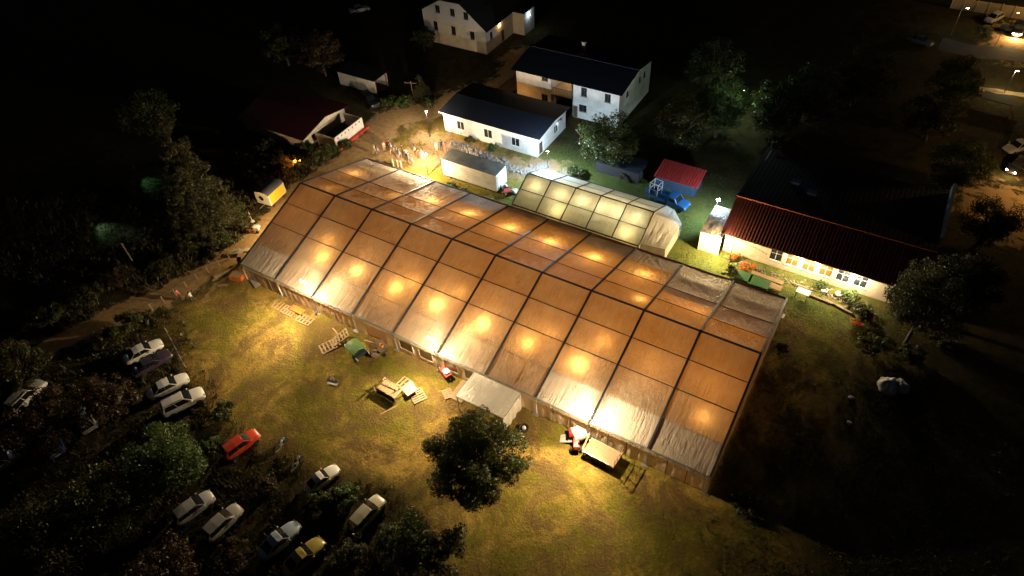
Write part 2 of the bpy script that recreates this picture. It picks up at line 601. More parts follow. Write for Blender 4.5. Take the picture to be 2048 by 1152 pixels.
def roof_sheet(name, x0, x1, p, q, mat, parent, nu=44, nv=44, sag=.10, wr=.035, seed=0.0, lined=None, fq=1.25):
    """fabric from the eave line p=(y,z) to the ridge line q=(y,z) between two rafters, sagging and creased"""
    vs, fs, uvs = [], [], []
    ny, nz = q[0] - p[0], q[1] - p[1]
    L = math.hypot(ny, nz)
    n = Vector((0, -nz / L, ny / L))
    if n.z < 0:
        n = -n
    for j in range(nv + 1):
        t = j / nv
        for i in range(nu + 1):
            u = i / nu
            x = x0 + (x1 - x0) * u
            y = p[0] + ny * t
            z = p[1] + nz * t
            e = math.sin(math.pi * u)
            tt = (t * 4) % 1.0
            h = -sag * e * math.sin(math.pi * tt)
            # creases run down the slope near the eave and fan out of the rafters higher up
            c1 = math.sin(fq * (x * 5.1 + 1.3 * noise.noise(Vector((x * .7, y * .25, seed)))) * 2.0) * noise.noise(Vector((x * 1.1, y * .12, seed + 3)))
            c2 = noise.noise(Vector(((x + y * .8) * 1.9 * fq, (x - y) * .35, seed + 7)))
            c3 = noise.noise(Vector(((x - y * .9) * 2.2 * fq, (x + y) * .4, seed + 11)))
            low = max(0.0, 1 - t * 1.6)
            h += e ** .5 * min(1.0, .12 + 5 * min(tt, 1 - tt)) * wr * (1.1 * c1 * (.35 + low) + .9 * c2 * (1 - .5 * low) + .6 * c3)
            v = Vector((x, y, z)) + n * h
            vs.append(v)
            uvs.append((u, t))
    for j in range(nv):
        for i in range(nu):
            a = j * (nu + 1) + i
            fs.append((a, a + 1, a + nu + 2, a + nu + 1))
    mb = MB().add(vs, fs)
    if lined:
        mb.m = [1 if lined((k // nu + .5) / nv) else 0 for k in range(len(fs))]
        mat = [mat, MEML]
    o = mb.build(name, mat, parent, smooth=True)
    uvl = o.data.uv_layers.new(name='UVMap')
    li = np.zeros(len(o.data.loops), np.int32)
    o.data.loops.foreach_get('vertex_index', li)
    uvl.data.foreach_set('uv', np.array(uvs, np.float32)[li].ravel())
    return o

TL, TW, ZE, ZR = 60.0, 24.76, 2.80, 6.785
YM = TW / 2
tent = thing('event_tent', 'long ridged event tent glowing amber from the lamps inside', 'tent', (0, 0, 0))
for i in range(10):
    fl = (lambda t: t < .25) if i in (0, 7, 8, 9) else None
    roof_sheet('roof_panel', 6 * i, 6 * i + 6, (0, ZE), (YM, ZR), MEM, tent, seed=i * 3.1, lined=fl, wr=.085 if i < 8 else .05)
    bl = (lambda t: t < .72) if i == 9 else ((lambda t: t < .6) if i == 8 else ((lambda t: t < .22) if i in (3, 7, 6) else (lambda t: t < .1)))
    roof_sheet('roof_panel', 6 * i, 6 * i + 6, (TW, ZE), (YM, ZR), MEM, tent, seed=50 + i * 2.3, lined=bl, wr=.09 if i < 8 else .05, sag=.13, fq=1.7)
for i in range(11):
    x = 6.0 * i
    for y0 in (0, TW):
        MB().beam((x, y0, ZE + .035), (x, YM, ZR + .035), .20, .16).build('rafter', DARKALU, tent)
        MB().box((x - .10, y0 - .10, 0), (x + .10, y0 + .10, ZE - .02)).build('post', WHITEM, tent)
        MB().box((x - .35, y0 - .35, .005), (x + .35, y0 + .35, .05)).build('base_plate', STEEL, tent)
MB().beam((-.05, YM, ZR + .05), (TL + .05, YM, ZR + .05), .18, .14).build('ridge_rail', DARKALU, tent)
PURL = pm('purlin_bronze', (.10, .075, .06), (.06, .045, .04), 3, .6, .2)
for k in (1, 2, 3):
    for s in (0, 1):
        y = YM * k / 4
        z = ZE + (ZR - ZE) * k / 4 - (.025 if k > 1 else .035)
        MB().beam((0, TW - y if s else y, z), (TL, TW - y if s else y, z), .085 if k > 1 else .05, .08 if k > 1 else .06).build('purlin', PURL if k > 1 else ALU, tent)
for y0, sg in ((-.06, -1), (TW + .06, 1)):
    MB().beam((-.1, y0, ZE - .03), (TL + .1, y0, ZE - .03), .12, .22).build('eave_beam', ALU, tent)
    vs, fs = [], []
    n = 300
    for i in range(n + 1):
        x = TL * i / n
        w = .05 * math.sin(x * 9) * noise.noise(Vector((x * .8, sg, 2)))
        vs += [(x, y0 + sg * (.075 + w * .3), ZE + .06), (x, y0 + sg * (.10 + w), ZE - .38 - .03 * abs(math.sin(x * 3.1)))]
    for i in range(n):
        fs.append((2 * i, 2 * i + 1, 2 * i + 3, 2 * i + 2))
    MB().add(vs, fs).build('valance', WALLM, tent, smooth=True)

def wall_cloth(name, x0, x1, y, z0, z1, mat, parent, amp=.05, seed=0.0, nu=40, nv=8):
    vs, fs = [], []
    for j in range(nv + 1):
        for i in range(nu + 1):
            x = x0 + (x1 - x0) * i / nu
            z = z0 + (z1 - z0) * j / nv
            d = amp * (math.sin(x * 7 + seed) * .4 + noise.noise(Vector((x * 1.4, z * .5, seed))))
            vs.append((x, y + d, z))
    for j in range(nv):
        for i in range(nu):
            a = j * (nu + 1) + i
            fs.append((a, a + 1, a + nu + 2, a + nu + 1))
    return MB().add(vs, fs).build(name, mat, parent, smooth=True)

def ring_frame(mb, x0, x1, z0, z1, y0, y1, w, mi=0):
    mb.box((x0, y0, z0), (x1, y1, z0 + w), mi)
    mb.box((x0, y0, z1 - w), (x1, y1, z1), mi)
    mb.box((x0, y0, z0 + w), (x0 + w, y1, z1 - w), mi)
    mb.box((x1 - w, y0, z0 + w), (x1, y1, z1 - w), mi)
    return mb

for i in range(10):
    x0, x1 = 6 * i + .12, 6 * i + 5.88
    if i in (0, 1, 2):
        wall_cloth('wall_panel', x0, x1, -.03, .06, ZE - .2, CLEAR, tent, .07, i)
        for k in range(1, 4):
            MB().box((x0 + 1.45 * k - .03, -.07, .06), (x0 + 1.45 * k + .03, -.01, ZE - .2)).build('wall_upright', ALU, tent)
    elif i == 3:
        wall_cloth('wall_panel', x0, x0 + 1.6, -.03, .06, ZE - .2, WALLM, tent, .05, i)
        wall_cloth('wall_panel', x1 - 1.2, x1, -.03, .06, ZE - .2, WALLM, tent, .05, i + .4)
    elif i in (4, 5):
        wall_cloth('wall_panel', x0, x1, -.03, .06, ZE - .2, WALLM, tent, .03, i)
        for k in range(2):
            a = x0 + .5 + 2.7 * k
            f = ring_frame(MB(), a, a + 1.9, .75, 2.25, -.13, -.07, .09).build('window', FRAMEW, tent)
            MB().box((a + .09, -.11, .84), (a + 1.81, -.085, 2.16)).build('pane', glass('amber_foil', (.16, .085, .03), .2), f)
    elif i == 6:
        wall_cloth('wall_panel', x0 + 4.2, x1, -.03, .06, ZE - .2, WALLM, tent, .05, i)
    else:
        wall_cloth('wall_panel', x0, x1, -.03, .06, ZE - .2, WALLM, tent, .06, i)
        for k in (1, 2):
            MB().box((x0 + 1.92 * k - .03, -.16, .06), (x0 + 1.92 * k + .03, -.11, ZE - .25)).build('wall_upright', DARKALU, tent)
    wall_cloth('wall_panel', x0, x1, TW + .03, .06, ZE - .2, WALLM, tent, .05, i + 30)
def gable(x, mat, sg):
    for k in range(8):
        ya, yb = TW * k / 8, TW * (k + 1) / 8
        za = ZE + (ZR - ZE) * (1 - abs(ya - YM) / YM) - .12
        zb = ZE + (ZR - ZE) * (1 - abs(yb - YM) / YM) - .12
        vs, fs = [], []
        n = 12
        for i in range(n + 1):
            y = ya + .06 + (yb - ya - .12) * i / n
            zt = za + (zb - za) * (y - ya) / (yb - ya)
            for j in range(7):
                z = .06 + (zt - .06) * j / 6
                vs.append((x + sg * .05 + .05 * noise.noise(Vector((y * 1.2, z * .4, sg))), y, z))
        for i in range(n):
            for j in range(6):
                a = i * 7 + j
                fs.append((a, a + 1, a + 8, a + 7))
        MB().add(vs, fs).build('gable_wall', mat, tent, smooth=True)
        if k:
            MB().box((x - .06, ya - .06, 0), (x + .06, ya + .06, za - .05)).build('gable_post', ALU, tent)
gable(0, MEML, -1)
gable(TL, MEML, 1)
FLOORM = pm('plank_floor', (.30, .19, .10), (.17, .10, .05), 2.0, .6, 0, .2, 20, stretch=(1, 8, 1))
MB().box((.15, .15, .01), (TL - .15, TW - .15, .05)).build('floor', FLOORM, tent)

BULB = emit('warm_bulb', (1.0, .72, .38), 60.0)
SHADE = pm('lamp_enamel', (.5, .48, .42), (.4, .38, .33), 4, .5)
def hall_lamp(x, y, z, power, label, color=BULBC, group='lamps hung under the tent roof'):
    t = thing('hanging_lamp', label, 'lamp', (x, y, z), 0, group)
    MB().lathe([(.05, -.16), (.06, -.10), (.03, -.075)], 8).build("socket", SHADE, t)
    MB().lathe([(.02, .08), (.06, .05), (.07, 0), (.05, -.05), (.01, -.07)], 8).build('bulb', BULB, t)
    light('lamp_light', t, (0, 0, .05), power * 3.4, color, .09)
    return t
order = ('second', 'third', 'fourth', 'fifth', 'sixth', 'seventh', 'eighth')
for k, x in enumerate((9.8, 15.2, 21.0, 26.8, 32.8, 38.4, 44.3)):
    hall_lamp(x, 5.0, 3.28 + .12 * math.sin(k * 2.1), (150, 128, 170, 185, 178, 136, 185)[k], f'lamp glowing through the front roof slope, {order[k]} tent bay from the left')
hall_lamp(57.4, 5.0, 3.2, 45, 'faint lamp glowing through the front slope by the right gable')
hall_lamp(51.0, 7.0, 2.6, 40, 'dim lamp under the ninth bay of the front roof slope')
hall_lamp(2.6, 9.4, 2.2, 30, 'weak lamp hung inside the left gable of the tent')
for k, (x, y, z, pw, lab) in enumerate((  # weaker second lamps, mostly at random spots, added to loosen the glow pattern
        (9.0, 7.0, 3.9, 34, 'faint second glow above the brightest lamp of the second bay'), (22.6, 6.3, 3.7, 40, 'faint second glow right of the fourth bay lamp'),
        (28.4, 7.2, 4.0, 32, 'faint glow high in the fifth bay'), (31.6, 3.6, 3.0, 44, 'glow low in the sixth bay near the eave'), (40.2, 6.8, 3.8, 28, 'faint glow at the right rafter of the seventh bay'),
        (45.6, 8.2, 4.3, 36, 'faint glow high in the eighth bay'), (13.6, 2.9, 2.9, 26, 'glow low in the third bay near the eave'), (3.6, 13.6, 5.2, 14, 'dim glow at the ridge of the first bay'),
        (46.8, 14.2, 5.4, 34, 'glow just behind the ridge of the eighth bay'), (11.2, 17.4, 4.0, 24, 'weak glow behind the ridge of the second bay'), (52.6, 15.6, 4.4, 24, 'weak glow behind the ridge of the ninth bay'))):
    hall_lamp(x, y, z, pw, lab)
border = ('first', 'third', 'fourth', 'fifth', 'sixth', 'seventh', 'eighth')
for k, x in enumerate((2.4, 15.6, 21.3, 27.4, 33.1, 38.9, 45.1)):
    hall_lamp(x, 19.4, 3.28 + .12 * math.sin(k * 1.7), (64, 124, 146, 160, 160, 166, 124)[k], f'lamp glowing through the back roof slope, {border[k]} tent bay from the left')
for k, x in enumerate((9, 15, 21, 27, 33, 39, 45, 51, 57)):  # unseen fill lamps, added to raise the general amber glow of the roof
    for y, w in ((8.6, 'front'), (16.2, 'back')):
        hall_lamp(x, y, 2.3, (14, 36, 42, 48, 52, 56, 64, 100, 114)[k], f'added amber fill lamp low inside the tent, {w} row, {("second", "third", "fourth", "fifth", "sixth", "seventh", "eighth", "ninth", "last")[k]} bay', AMBER)

# ------------------------------------------------------------------ entrance canopy of the tent
can = thing('entrance_canopy', 'small flat fabric canopy over the tent entrance behind the round tree', 'canopy', (34.7, -3.5, 0))
vs, fs = [], []
for j in range(17):
    for i in range(25):
        x, y = 5.6 * i / 24, 3.4 * j / 16
        e = math.sin(math.pi * i / 24) * math.sin(math.pi * j / 16)
        vs.append((x, y, 2.5 + .03 * y - .16 * e + .05 * noise.noise(Vector((x * 1.8, y * .7, 4))) * e ** .4 + .03 * noise.noise(Vector((x * .6, y * 3, 9)))))
for j in range(16):
    for i in range(24):
        a = j * 25 + i
        fs.append((a, a + 1, a + 26, a + 25))
CANF = membrane('canopy_fabric', (.60, .55, .47), (.6, .45, .28), .2, .05, seam=False)
MB().add(vs, fs).build('roof_panel', CANF, can, smooth=True)
o = wall_cloth('side_wall', 0, 3.4, 0, .05, 2.5, CANF, can, .12, 3)
o.rotation_euler = (0, 0, R(90)); o.location = (5.6, 0, 0)
for x in (.05, 5.55):
    for y in (.05, 3.3):
        MB().box((x - .05, y - .05, 0), (x + .05, y + .05, 2.47)).build('post', WHITEM, can)
for a, b in (((0, 0), (5.6, 0)), ((0, 0), (0, 3.4)), ((5.6, 0), (5.6, 3.4))):
    MB().beam((*a, 2.45), (*b, 2.47), .07, .09).build('edge_beam', ALU, can)

# ------------------------------------------------------------------ second, smaller tent
t2 = thing('side_tent', 'smaller pale tent glowing greenish yellow behind the big tent', 'tent', (24.0, 25.6, 0))
L2, W2, E2, H2, B2 = 18.0, 8.8, 2.5, 4.6, 3.6
MEM2 = membrane('side_tent_membrane', (.62, .62, .54), (.86, .80, .54), .50, .05, seam=False)
for i in range(5):
    roof_sheet('roof_panel', B2 * i, B2 * i + B2, (0, E2), (W2 / 2, H2), MEM2, t2, 16, 20, .06, .02, 80 + i)
    roof_sheet('roof_panel', B2 * i, B2 * i + B2, (W2, E2), (W2 / 2, H2), MEM2, t2, 16, 20, .06, .02, 90 + i)
for i in range(6):
    for y0 in (0, W2):
        MB().beam((B2 * i, y0, E2 + .03), (B2 * i, W2 / 2, H2 + .03), .12, .10).build('rafter', DARKALU, t2)
        MB().box((B2 * i - .06, y0 - .06, 0), (B2 * i + .06, y0 + .06, E2)).build('post', ALU, t2)
MB().beam((0, W2 / 2, H2 + .05), (L2, W2 / 2, H2 + .05), .12, .1).build('ridge_rail', DARKALU, t2)
for y in (W2 / 4, W2 * .75):
    MB().beam((0, y, (E2 + H2) / 2 - .02), (L2, y, (E2 + H2) / 2 - .02), .07, .07).build('purlin', DARKALU, t2)
for y in (0, W2):
    MB().beam((0, y, E2), (L2, y, E2), .1, .12).build('eave_beam', DARKALU, t2)
    for i in range(5):
        wall_cloth('wall_panel', B2 * i + .08, B2 * i + B2 - .08, y + (.03 if y else -.03), .05, E2 - .1, WALLM, t2, .05, i + y)
for x, sg in ((0, -1), (L2, 1)):
    MB().prism([(0, .06), (W2, .06), (W2, E2 - .05), (W2 / 2, H2 - .05), (0, E2 - .05)], -.01, .01).build('gable_wall', WALLM, t2, loc=(x + sg * .04, 0, 0)).rotation_euler = (0, 0, R(90))
# sloping end bay
END2 = membrane('end_bay_fabric', (.55, .49, .40), (.5, .4, .25), .2, .05, seam=False)
def grid_cloth(name, c00, c10, c11, c01, mat, parent, n=14, amp=.08, seed=0.0):
    c00, c10, c11, c01 = map(Vector, (c00, c10, c11, c01))
    vs, fs = [], []
    nrm = (c10 - c00).cross(c01 - c00).normalized()
    for j in range(n + 1):
        for i in range(n + 1):
            u, v = i / n, j / n
            p = (c00 * (1 - u) + c10 * u) * (1 - v) + (c01 * (1 - u) + c11 * u) * v
            e = math.sin(math.pi * u) * math.sin(math.pi * v)
            p = p + nrm * (amp * e * 2.2 * noise.noise(Vector((u * 9 + seed, v * 2.2, seed))) - amp * e * .6)
            vs.append(p)
    for j in range(n):
        for i in range(n):
            a = j * (n + 1) + i
            fs.append((a, a + 1, a + n + 2, a + n + 1))
    return MB().add(vs, fs).build(name, mat, parent, smooth=True)
grid_cloth('end_bay_panel', (L2, .4, 2.6), (L2 + 2.9, 1.6, 1.9), (L2 + 2.9, 7.0, 1.9), (L2, W2 / 2, H2 - .2), END2, t2, seed=2)
grid_cloth('end_bay_panel', (L2, W2 / 2, H2 - .2), (L2 + 2.9, 7.0, 1.9), (L2 + 1.2, W2, 2.2), (L2, W2, 2.5), END2, t2, seed=4)
grid_cloth('end_bay_wall', (L2, .4, .05), (L2 + 2.9, 1.6, .05), (L2 + 2.9, 1.6, 1.9), (L2, .4, 2.6), END2, t2, seed=6)
grid_cloth('end_bay_wall', (L2 + 2.9, 1.6, .05), (L2 + 2.9, 7.0, .05), (L2 + 2.9, 7.0, 1.9), (L2 + 2.9, 1.6, 1.9), END2, t2, seed=8)
for k, x in enumerate((25.8, 29.6, 32.8, 35.5, 37.6, 40.2)):
    hall_lamp(x, 29.2, 2.75, 85, f'bright lamp under the side tent ridge, {("first", "second", "third", "fourth", "fifth", "sixth")[k]} from the left', (1.0, .92, .66), 'lamps hung in the side tent')
for k, x in enumerate((30.2, 39.8)):
    hall_lamp(x, 27.0, 1.9, 70, f'low lamp by the front edge of the side tent, {("left", "right")[k]} one', (1.0, .84, .46), 'lamps hung in the side tent')

# ------------------------------------------------------------------ lamp posts
GLOW_W = emit('floodlight_lens_warm', (1.0, .86, .62), 120.0)
GLOW_C = emit('floodlight_lens_cold', (.85, .96, 1.0), 90.0)
def flood_post(x, y, h, label, power, color, lens, rz=0.0, heads=2, group='floodlight posts', tilt=35, pole=None, light_dz=-.12, spread=.32, aim=None, beam=1.6, ly=-.2):
    t = thing('floodlight_post', label, 'lamp post', (x, y, 0), rz, group)
    MB().tube([(0, 0, 0), (0, 0, h)], [.05, .035], 8).build('pole', pole or STEEL, t)
    MB().lathe([(.2, 0), (.2, .04), (.07, .06), (.06, .2)], 10).build('base', DARKM, t)
    MB().beam((-spread, 0, h), (spread, 0, h), .05, .05).build('crossbar', DARKM, t)
    for s in ((-1, 1) if heads == 2 else (0,)):
        hd = MB().box((-.17, -.06, -.13), (.17, .05, .13)).build('lamp_head', DARKM, t, bevel=.02)
        hd.location = (s * spread, -.03, h + .04)
        hd.rotation_euler = (R(-tilt), 0, R(28 * s))
        MB().box((-.15, -.075, -.11), (.15, -.062, .11)).build('lens', lens, hd)
    light('lamp_light', t, (0, ly, h + light_dz), power, color, .07)
    if aim:
        light('lamp_beam', t, (0, -.3, h), power * beam, color, .16, 'SPOT', 112, aim, .6)
    return t
flood_post(12.0, -.40, 5.6, 'twin floodlight pole at the front eave nearest the left gable', 6200, WARM, GLOW_W, aim=(-.5, -1, -.55))
flood_post(30.0, -.40, 5.6, 'twin floodlight pole at the middle of the front eave', 5400, WARM, GLOW_W, aim=(0, -1, -.55))
flood_post(48.0, -.35, 5.6, 'twin floodlight pole at the front eave above the red tractor', 5400, WARM, GLOW_W, aim=(0, -1, -.55))
flood_post(7.8, 28.5, 3.7, 'twin floodlight pole behind the tent beside the gathered people', 9000, WARM, GLOW_W, R(0), pole=DARKM, ly=-.6)
flood_post(24.3, 34.9, 5.0, 'cold white lamp pole at the back left corner of the side tent', 8000, COLD, GLOW_C, R(180), 1)

# ------------------------------------------------------------------ buildings
def _late_lamp():  # unseen lamp added to light the path and the yellow trailer
    wall_lamp('wall_lamp', 'unseen lamp added on the left gable wall of the big tent', (-.12, 9.35, 2.7), 5200, (1, .70, .34), .08, BULB, d=(-1, 0), out=.5)
def corr(name, p00, p10, p01, sheets, mat, parent, pitch=.22, amp=.035, th=.03):
    """corrugated roof: p00->p10 along the eave, p00->p01 up the slope, laid in separate sheets"""
    p00, p10, p01 = map(Vector, (p00, p10, p01))
    eu, ev = p10 - p00, p01 - p00
    n = eu.cross(ev).normalized()
    if n.z < 0:
        n = -n
    W = eu.length / sheets
    k = max(2, int(W / pitch) * 2)
    d = eu.normalized()
    vs, fs = [], []
    for j in range(2):
        for s in (0, -1):
            for i in range(k + 1):
                a = amp * (1 if i % 2 else -1)
                vs.append(d * (W * 1.012 * i / k) + ev * j + n * (a + (th * s)))
    m = k + 1
    for i in range(k):
        fs.append((i, i + 1, 2 * m + i + 1, 2 * m + i))
        fs.append((m + i + 1, m + i, 3 * m + i, 3 * m + i + 1))
        fs.append((i + 1, i, m + i, m + i + 1))
        fs.append((2 * m + i, 2 * m + i + 1, 3 * m + i + 1, 3 * m + i))
    fs.append((0, 2 * m, 3 * m, m))
    fs.append((k, m + k, 3 * m + k, 2 * m + k))
    me = MB().add(vs, fs).mesh(name)
    me.materials.append(mat)
    for s in range(sheets):
        o = bpy.data.objects.new(name, me)
        col.objects.link(o)
        o.parent = parent
        o.location = p00 + d * (W * s) + n * (.004 * (s % 2))
    return

def opening(parent, mp, u0, u1, z0, z1, kind, th, fm):
    """window or door set back in its wall opening; mp maps (u, depth, z) to local space"""
    def bx(mb, a, b):
        c = [mp(u, d, z) for u in (a[0], b[0]) for d in (a[1], b[1]) for z in (a[2], b[2])]
        lo = [min(v[k] for v in c) for k in range(3)]
        hi = [max(v[k] for v in c) for k in range(3)]
        mb.box(lo, hi)
        return mb
    w = .06
    mb = MB()
    bx(mb, (u0, .05, z0), (u1, .12, z0 + w)); bx(mb, (u0, .05, z1 - w), (u1, .12, z1))
    bx(mb, (u0, .05, z0 + w), (u0 + w, .12, z1 - w)); bx(mb, (u1 - w, .05, z0 + w), (u1, .12, z1 - w))
    um = (u0 + u1) / 2
    if kind.startswith('door'):
        f = mb.build('door', fm, parent)
        bx(MB(), (u0 + w, .07, z0 + .02), (u1 - w, .11, z1 - w)).build('door_leaf', FRAMED if kind == 'door' else DARKM, f)
        bx(MB(), (u1 - w - .14, .03, 1.0), (u1 - w - .06, .07, 1.06)).build('handle', STEEL, f)
        return f
    bx(mb, (um - .03, .06, z0 + w), (um + .03, .11, z1 - w))
    if kind in ('grid', 'gridlit'):
        for q in (1 / 3, 2 / 3) if kind == 'x' else (.62,):
            zz = z0 + (z1 - z0) * q
            bx(mb, (u0 + w, .065, zz - .025), (um - .03, .105, zz + .025))
            bx(mb, (um + .03, .065, zz - .025), (u1 - w, .105, zz + .025))
    f = mb.build('window', fm, parent)
    g = GLASSD
    if kind in ('lit', 'gridlit'):
        g = emit('lit_window', (.16, .09, .02), .9)
    for a, b in ((u0 + w, um - .03), (um + .03, u1 - w)):
        bx(MB(), (a, .082, z0 + w), (b, .09, z1 - w)).build('pane', g, f)
    bx(MB(), (u0 - .06, -.08, z0 - .06), (u1 + .06, .05, z0 - .003)).build('sill', fm, f)
    return f

def wall(parent, p0, p1, h, holes, mat, th=.22, fm=None, top=None, z0=0.0, name='wall'):
    """wall from p0 to p1 (its outer face to the right of the way from p0 to p1); holes (u, z, w, h, kind)"""
    p0 = Vector((*p0, 0)); p1 = Vector((*p1, 0))
    L = (p1 - p0).length
    d = (p1 - p0) / L
    inn = Vector((-d.y, d.x, 0))
    def mp(u, dep, z):
        v = p0 + d * u + inn * dep
        return (v.x, v.y, z)
    us = sorted({0.0, L} | {hh[0] for hh in holes} | {hh[0] + hh[2] for hh in holes})
    zs = sorted({z0, h} | {hh[1] for hh in holes} | {hh[1] + hh[3] for hh in holes})
    mb = MB()
    for a, b in zip(us[:-1], us[1:]):
        for c, e in zip(zs[:-1], zs[1:]):
            mu, mz = (a + b) / 2, (c + e) / 2
            if any(q[0] < mu < q[0] + q[2] and q[1] < mz < q[1] + q[3] for q in holes):
                continue
            vs = [mp(u, dd, z) for z in (c, e) for dd in (0, th) for u in (a, b)]
            fs = [(0, 1, 5, 4), (3, 2, 6, 7)]
            def solid(uu, zz):
                return 0 < uu < L and z0 < zz < h and not any(q[0] < uu < q[0] + q[2] and q[1] < zz < q[1] + q[3] for q in holes)
            if not solid(a - .001, mz): fs.append((2, 0, 4, 6))
            if not solid(b + .001, mz): fs.append((1, 3, 7, 5))
            if not solid(mu, c - .001): fs.append((0, 2, 3, 1))
            if not solid(mu, e + .001): fs.append((4, 5, 7, 6))
            mb.add(vs, fs)
    if top:      # polygon above the wall head, (u, z) points
        n = len(top)
        vs = [mp(u, 0, z) for u, z in top] + [mp(u, th, z) for u, z in top]
        fs = [tuple(range(n)), tuple(range(2 * n - 1, n - 1, -1))] + [(k, k + n, (k + 1) % n + n, (k + 1) % n) for k in range(n)]
        mb.add(vs, fs)
    o = mb.build(name, mat, parent)
    for q in holes:
        if len(q) > 4 and q[4]:
            opening(parent, mp, q[0], q[0] + q[2], q[1], q[1] + q[3], q[4], th, fm or FRAMEW)
    return o

def shell(parent, w, d, h, mat, S=(), E=(), Nn=(), Wt=(), fm=None, th=.22, gE=None, gW=None, z0=0.0):
    wall(parent, (0, 0), (w, 0), h, list(S), mat, th, fm, None, z0)
    wall(parent, (w, th + .002), (w, d - th - .002), h, list(E), mat, th, fm, gE, z0)
    wall(parent, (w, d), (0, d), h, list(Nn), mat, th, fm, None, z0)
    wall(parent, (0, d - th - .002), (0, th + .002), h, list(Wt), mat, th, fm, gW, z0)

NAVY = pm('dark_slate_sheet', (.022, .026, .040), (.014, .017, .028), 1.2, .5, .1, .2, 8)
OXIDE = pm('oxide_red_sheet', (.075, .012, .010), (.042, .009, .007), 1.2, .6, .05, .2, 8)
REDSH = pm('red_sheet', (.48, .045, .04), (.30, .03, .028), 1.6, .45, .1, .2, 8)
BLACKR = pm('roofing_felt', (.020, .020, .022), (.012, .012, .014), 1.5, .9)

# C: long low white building with three windows
c = thing('white_outbuilding', 'long low white building with three windows and dark ribbed roof', 'building', (3.3, 39.4, 0))
shell(c, 16.8, 8.9, 3.45, PLASTER,
      S=[(2.45, .95, 1.35, 1.5, 'win'), (7.4, .9, 1.5, 1.5, 'win'), (12.3, .9, 1.4, 1.4, 'win')],
      E=[(.3, .02, 1.2, 2.1, 'door'), (5.0, .9, 1.2, 1.4, 'win')])
for ya, yb, za, zb in ((-.45, 4.5, 3.52, 4.05), (9.35, 4.5, 3.52, 4.05)):
    if ya < 1:
        corr('roof_sheet', (-.5, ya, za), (17.4, ya, za), (-.5, yb, zb), 16, NAVY, c, .26, .03)
    else:
        corr('roof_sheet', (17.4, ya, za), (-.5, ya, za), (17.4, yb, zb), 16, NAVY, c, .26, .03)
for x in (-.4, 17.2):
    MB().prism([(-.4, 3.3), (9.3, 3.3), (9.3, 3.44), (4.45, 3.94), (-.4, 3.44)], 0, .1).build('verge_board', FRAMEW, c, loc=(x, 0, 0)).rotation_euler = (0, 0, R(90))
MB().beam((-.4, -.42, 3.40), (17.3, -.42, 3.40), .05, .14).build('gutter', FRAMEW, c)
MB().tube([(6.6, -.05, .1), (6.6, -.05, 3.35)], .04, 6).build('downpipe', WHITEM, c)
MB().box((16.85, 5.8, 2.2), (17.2, 6.6, 2.8)).build('air_conditioner', WHITEM, c, bevel=.02)

# B: two-storey house with a recessed middle and navy roof
b = thing('recessed_house', 'two storey white house with navy roof and lit recessed middle', 'house', (9.0, 52.4, 0))
wall(b, (0, 0), (6.3, 0), 5.9, [(4.7, 4.6, 1.1, 1.0, 'win'), (4.6, .9, 1.1, 1.3, 'win')], PLASTERW, fm=FRAMED)
wall(b, (6.3, .224), (6.3, 4.0), 5.9, [], PLASTERW)
wall(b, (6.302, 3.8), (10.4, 3.8), 5.9, [(1.0, .02, 1.1, 2.1, 'door'), (.8, 3.4, 1.6, 1.3, 'lit')], PLASTERW)
wall(b, (10.4, 4.0), (10.4, -.7), 5.9, [], PLASTER)
wall(b, (10.402, -.7), (18.4, -.7), 5.9, [(1.6, 4.0, 1.0, 1.5, 'win'), (1.3, 1.3, 1.3, 1.2, 'win'), (.25, .02, .8, 2.0, 'door'), (5.6, 4.0, 1.0, 1.4, 'win')], PLASTER, fm=FRAMED)
wall(b, (18.4, -.478), (18.4, 11.2), 5.9, [(2.4, 3.9, .8, .9, 'win'), (7.2, 3.9, .7, .9, 'win'), (9.0, 3.9, .7, .9, 'win')], PLASTER, fm=FRAMED, top=[(0, 5.9), (11.6, 5.9), (5.8, 6.85)])
wall(b, (18.4, 11.422), (0, 11.422), 5.9, [], PLASTER)
wall(b, (0, 11.2), (0, .224), 5.9, [], PLASTERW, top=[(0, 5.9), (10.9, 5.9), (5.4, 6.85)])
MB().box((6.1, -.2, 2.7), (10.39, 3.79, 2.85)).build('balcony_floor', PLASTERW, b)
for k in range(14):
    MB().box((6.5 + .28 * k, .0, 2.85), (6.54 + .28 * k, .04, 3.75)).build('baluster', FRAMED, b)
MB().box((6.4, -.02, 3.75), (10.35, .06, 3.83)).build('handrail', FRAMED, b)
corr('roof_sheet', (-.4, -1.1, 5.86), (18.9, -1.1, 5.86), (-.4, 5.3, 6.95), 12, NAVY, b, .4, .015)
corr('roof_sheet', (18.9, 11.9, 5.86), (-.4, 11.9, 5.86), (18.9, 5.3, 6.95), 12, NAVY, b, .4, .015)
MB().beam((-.4, 5.3, 6.98), (18.9, 5.3, 6.98), .3, .06).build('ridge_cap', NAVY, b)
MB().box((7.6, 8.2, 6.3), (8.1, 8.7, 7.9)).build('chimney', PLASTERW, b)
MB().box((7.5, 8.1, 7.9), (8.2, 8.8, 8.0)).build('chimney_cap', DARKM, b)
def wall_lamp(name, label, loc, power, color, radius=.08, emi=None, d=(0, -1), group='small wall lamps', out=.34):
    t = thing(name, label, 'lamp', loc, math.atan2(d[1], d[0]), group)
    MB().box((0, -.05, -.08), (.06, .05, .08)).build('bracket', DARKM, t)
    MB().lathe([(.02, .10), (.07, .06), (.09, -.02), (.06, -.1), (.02, -.12)], 8, (.16, 0, 0)).build('globe', emi or BULB, t)
    light('lamp_light', t, (out, 0, -.05), power, color, radius)
    return t
_late_lamp()
wall_lamp('wall_lamp', 'lamp in the lit recess of the two storey house', (17.2, 56.0, 5.0), 45, (1, .62, .2))
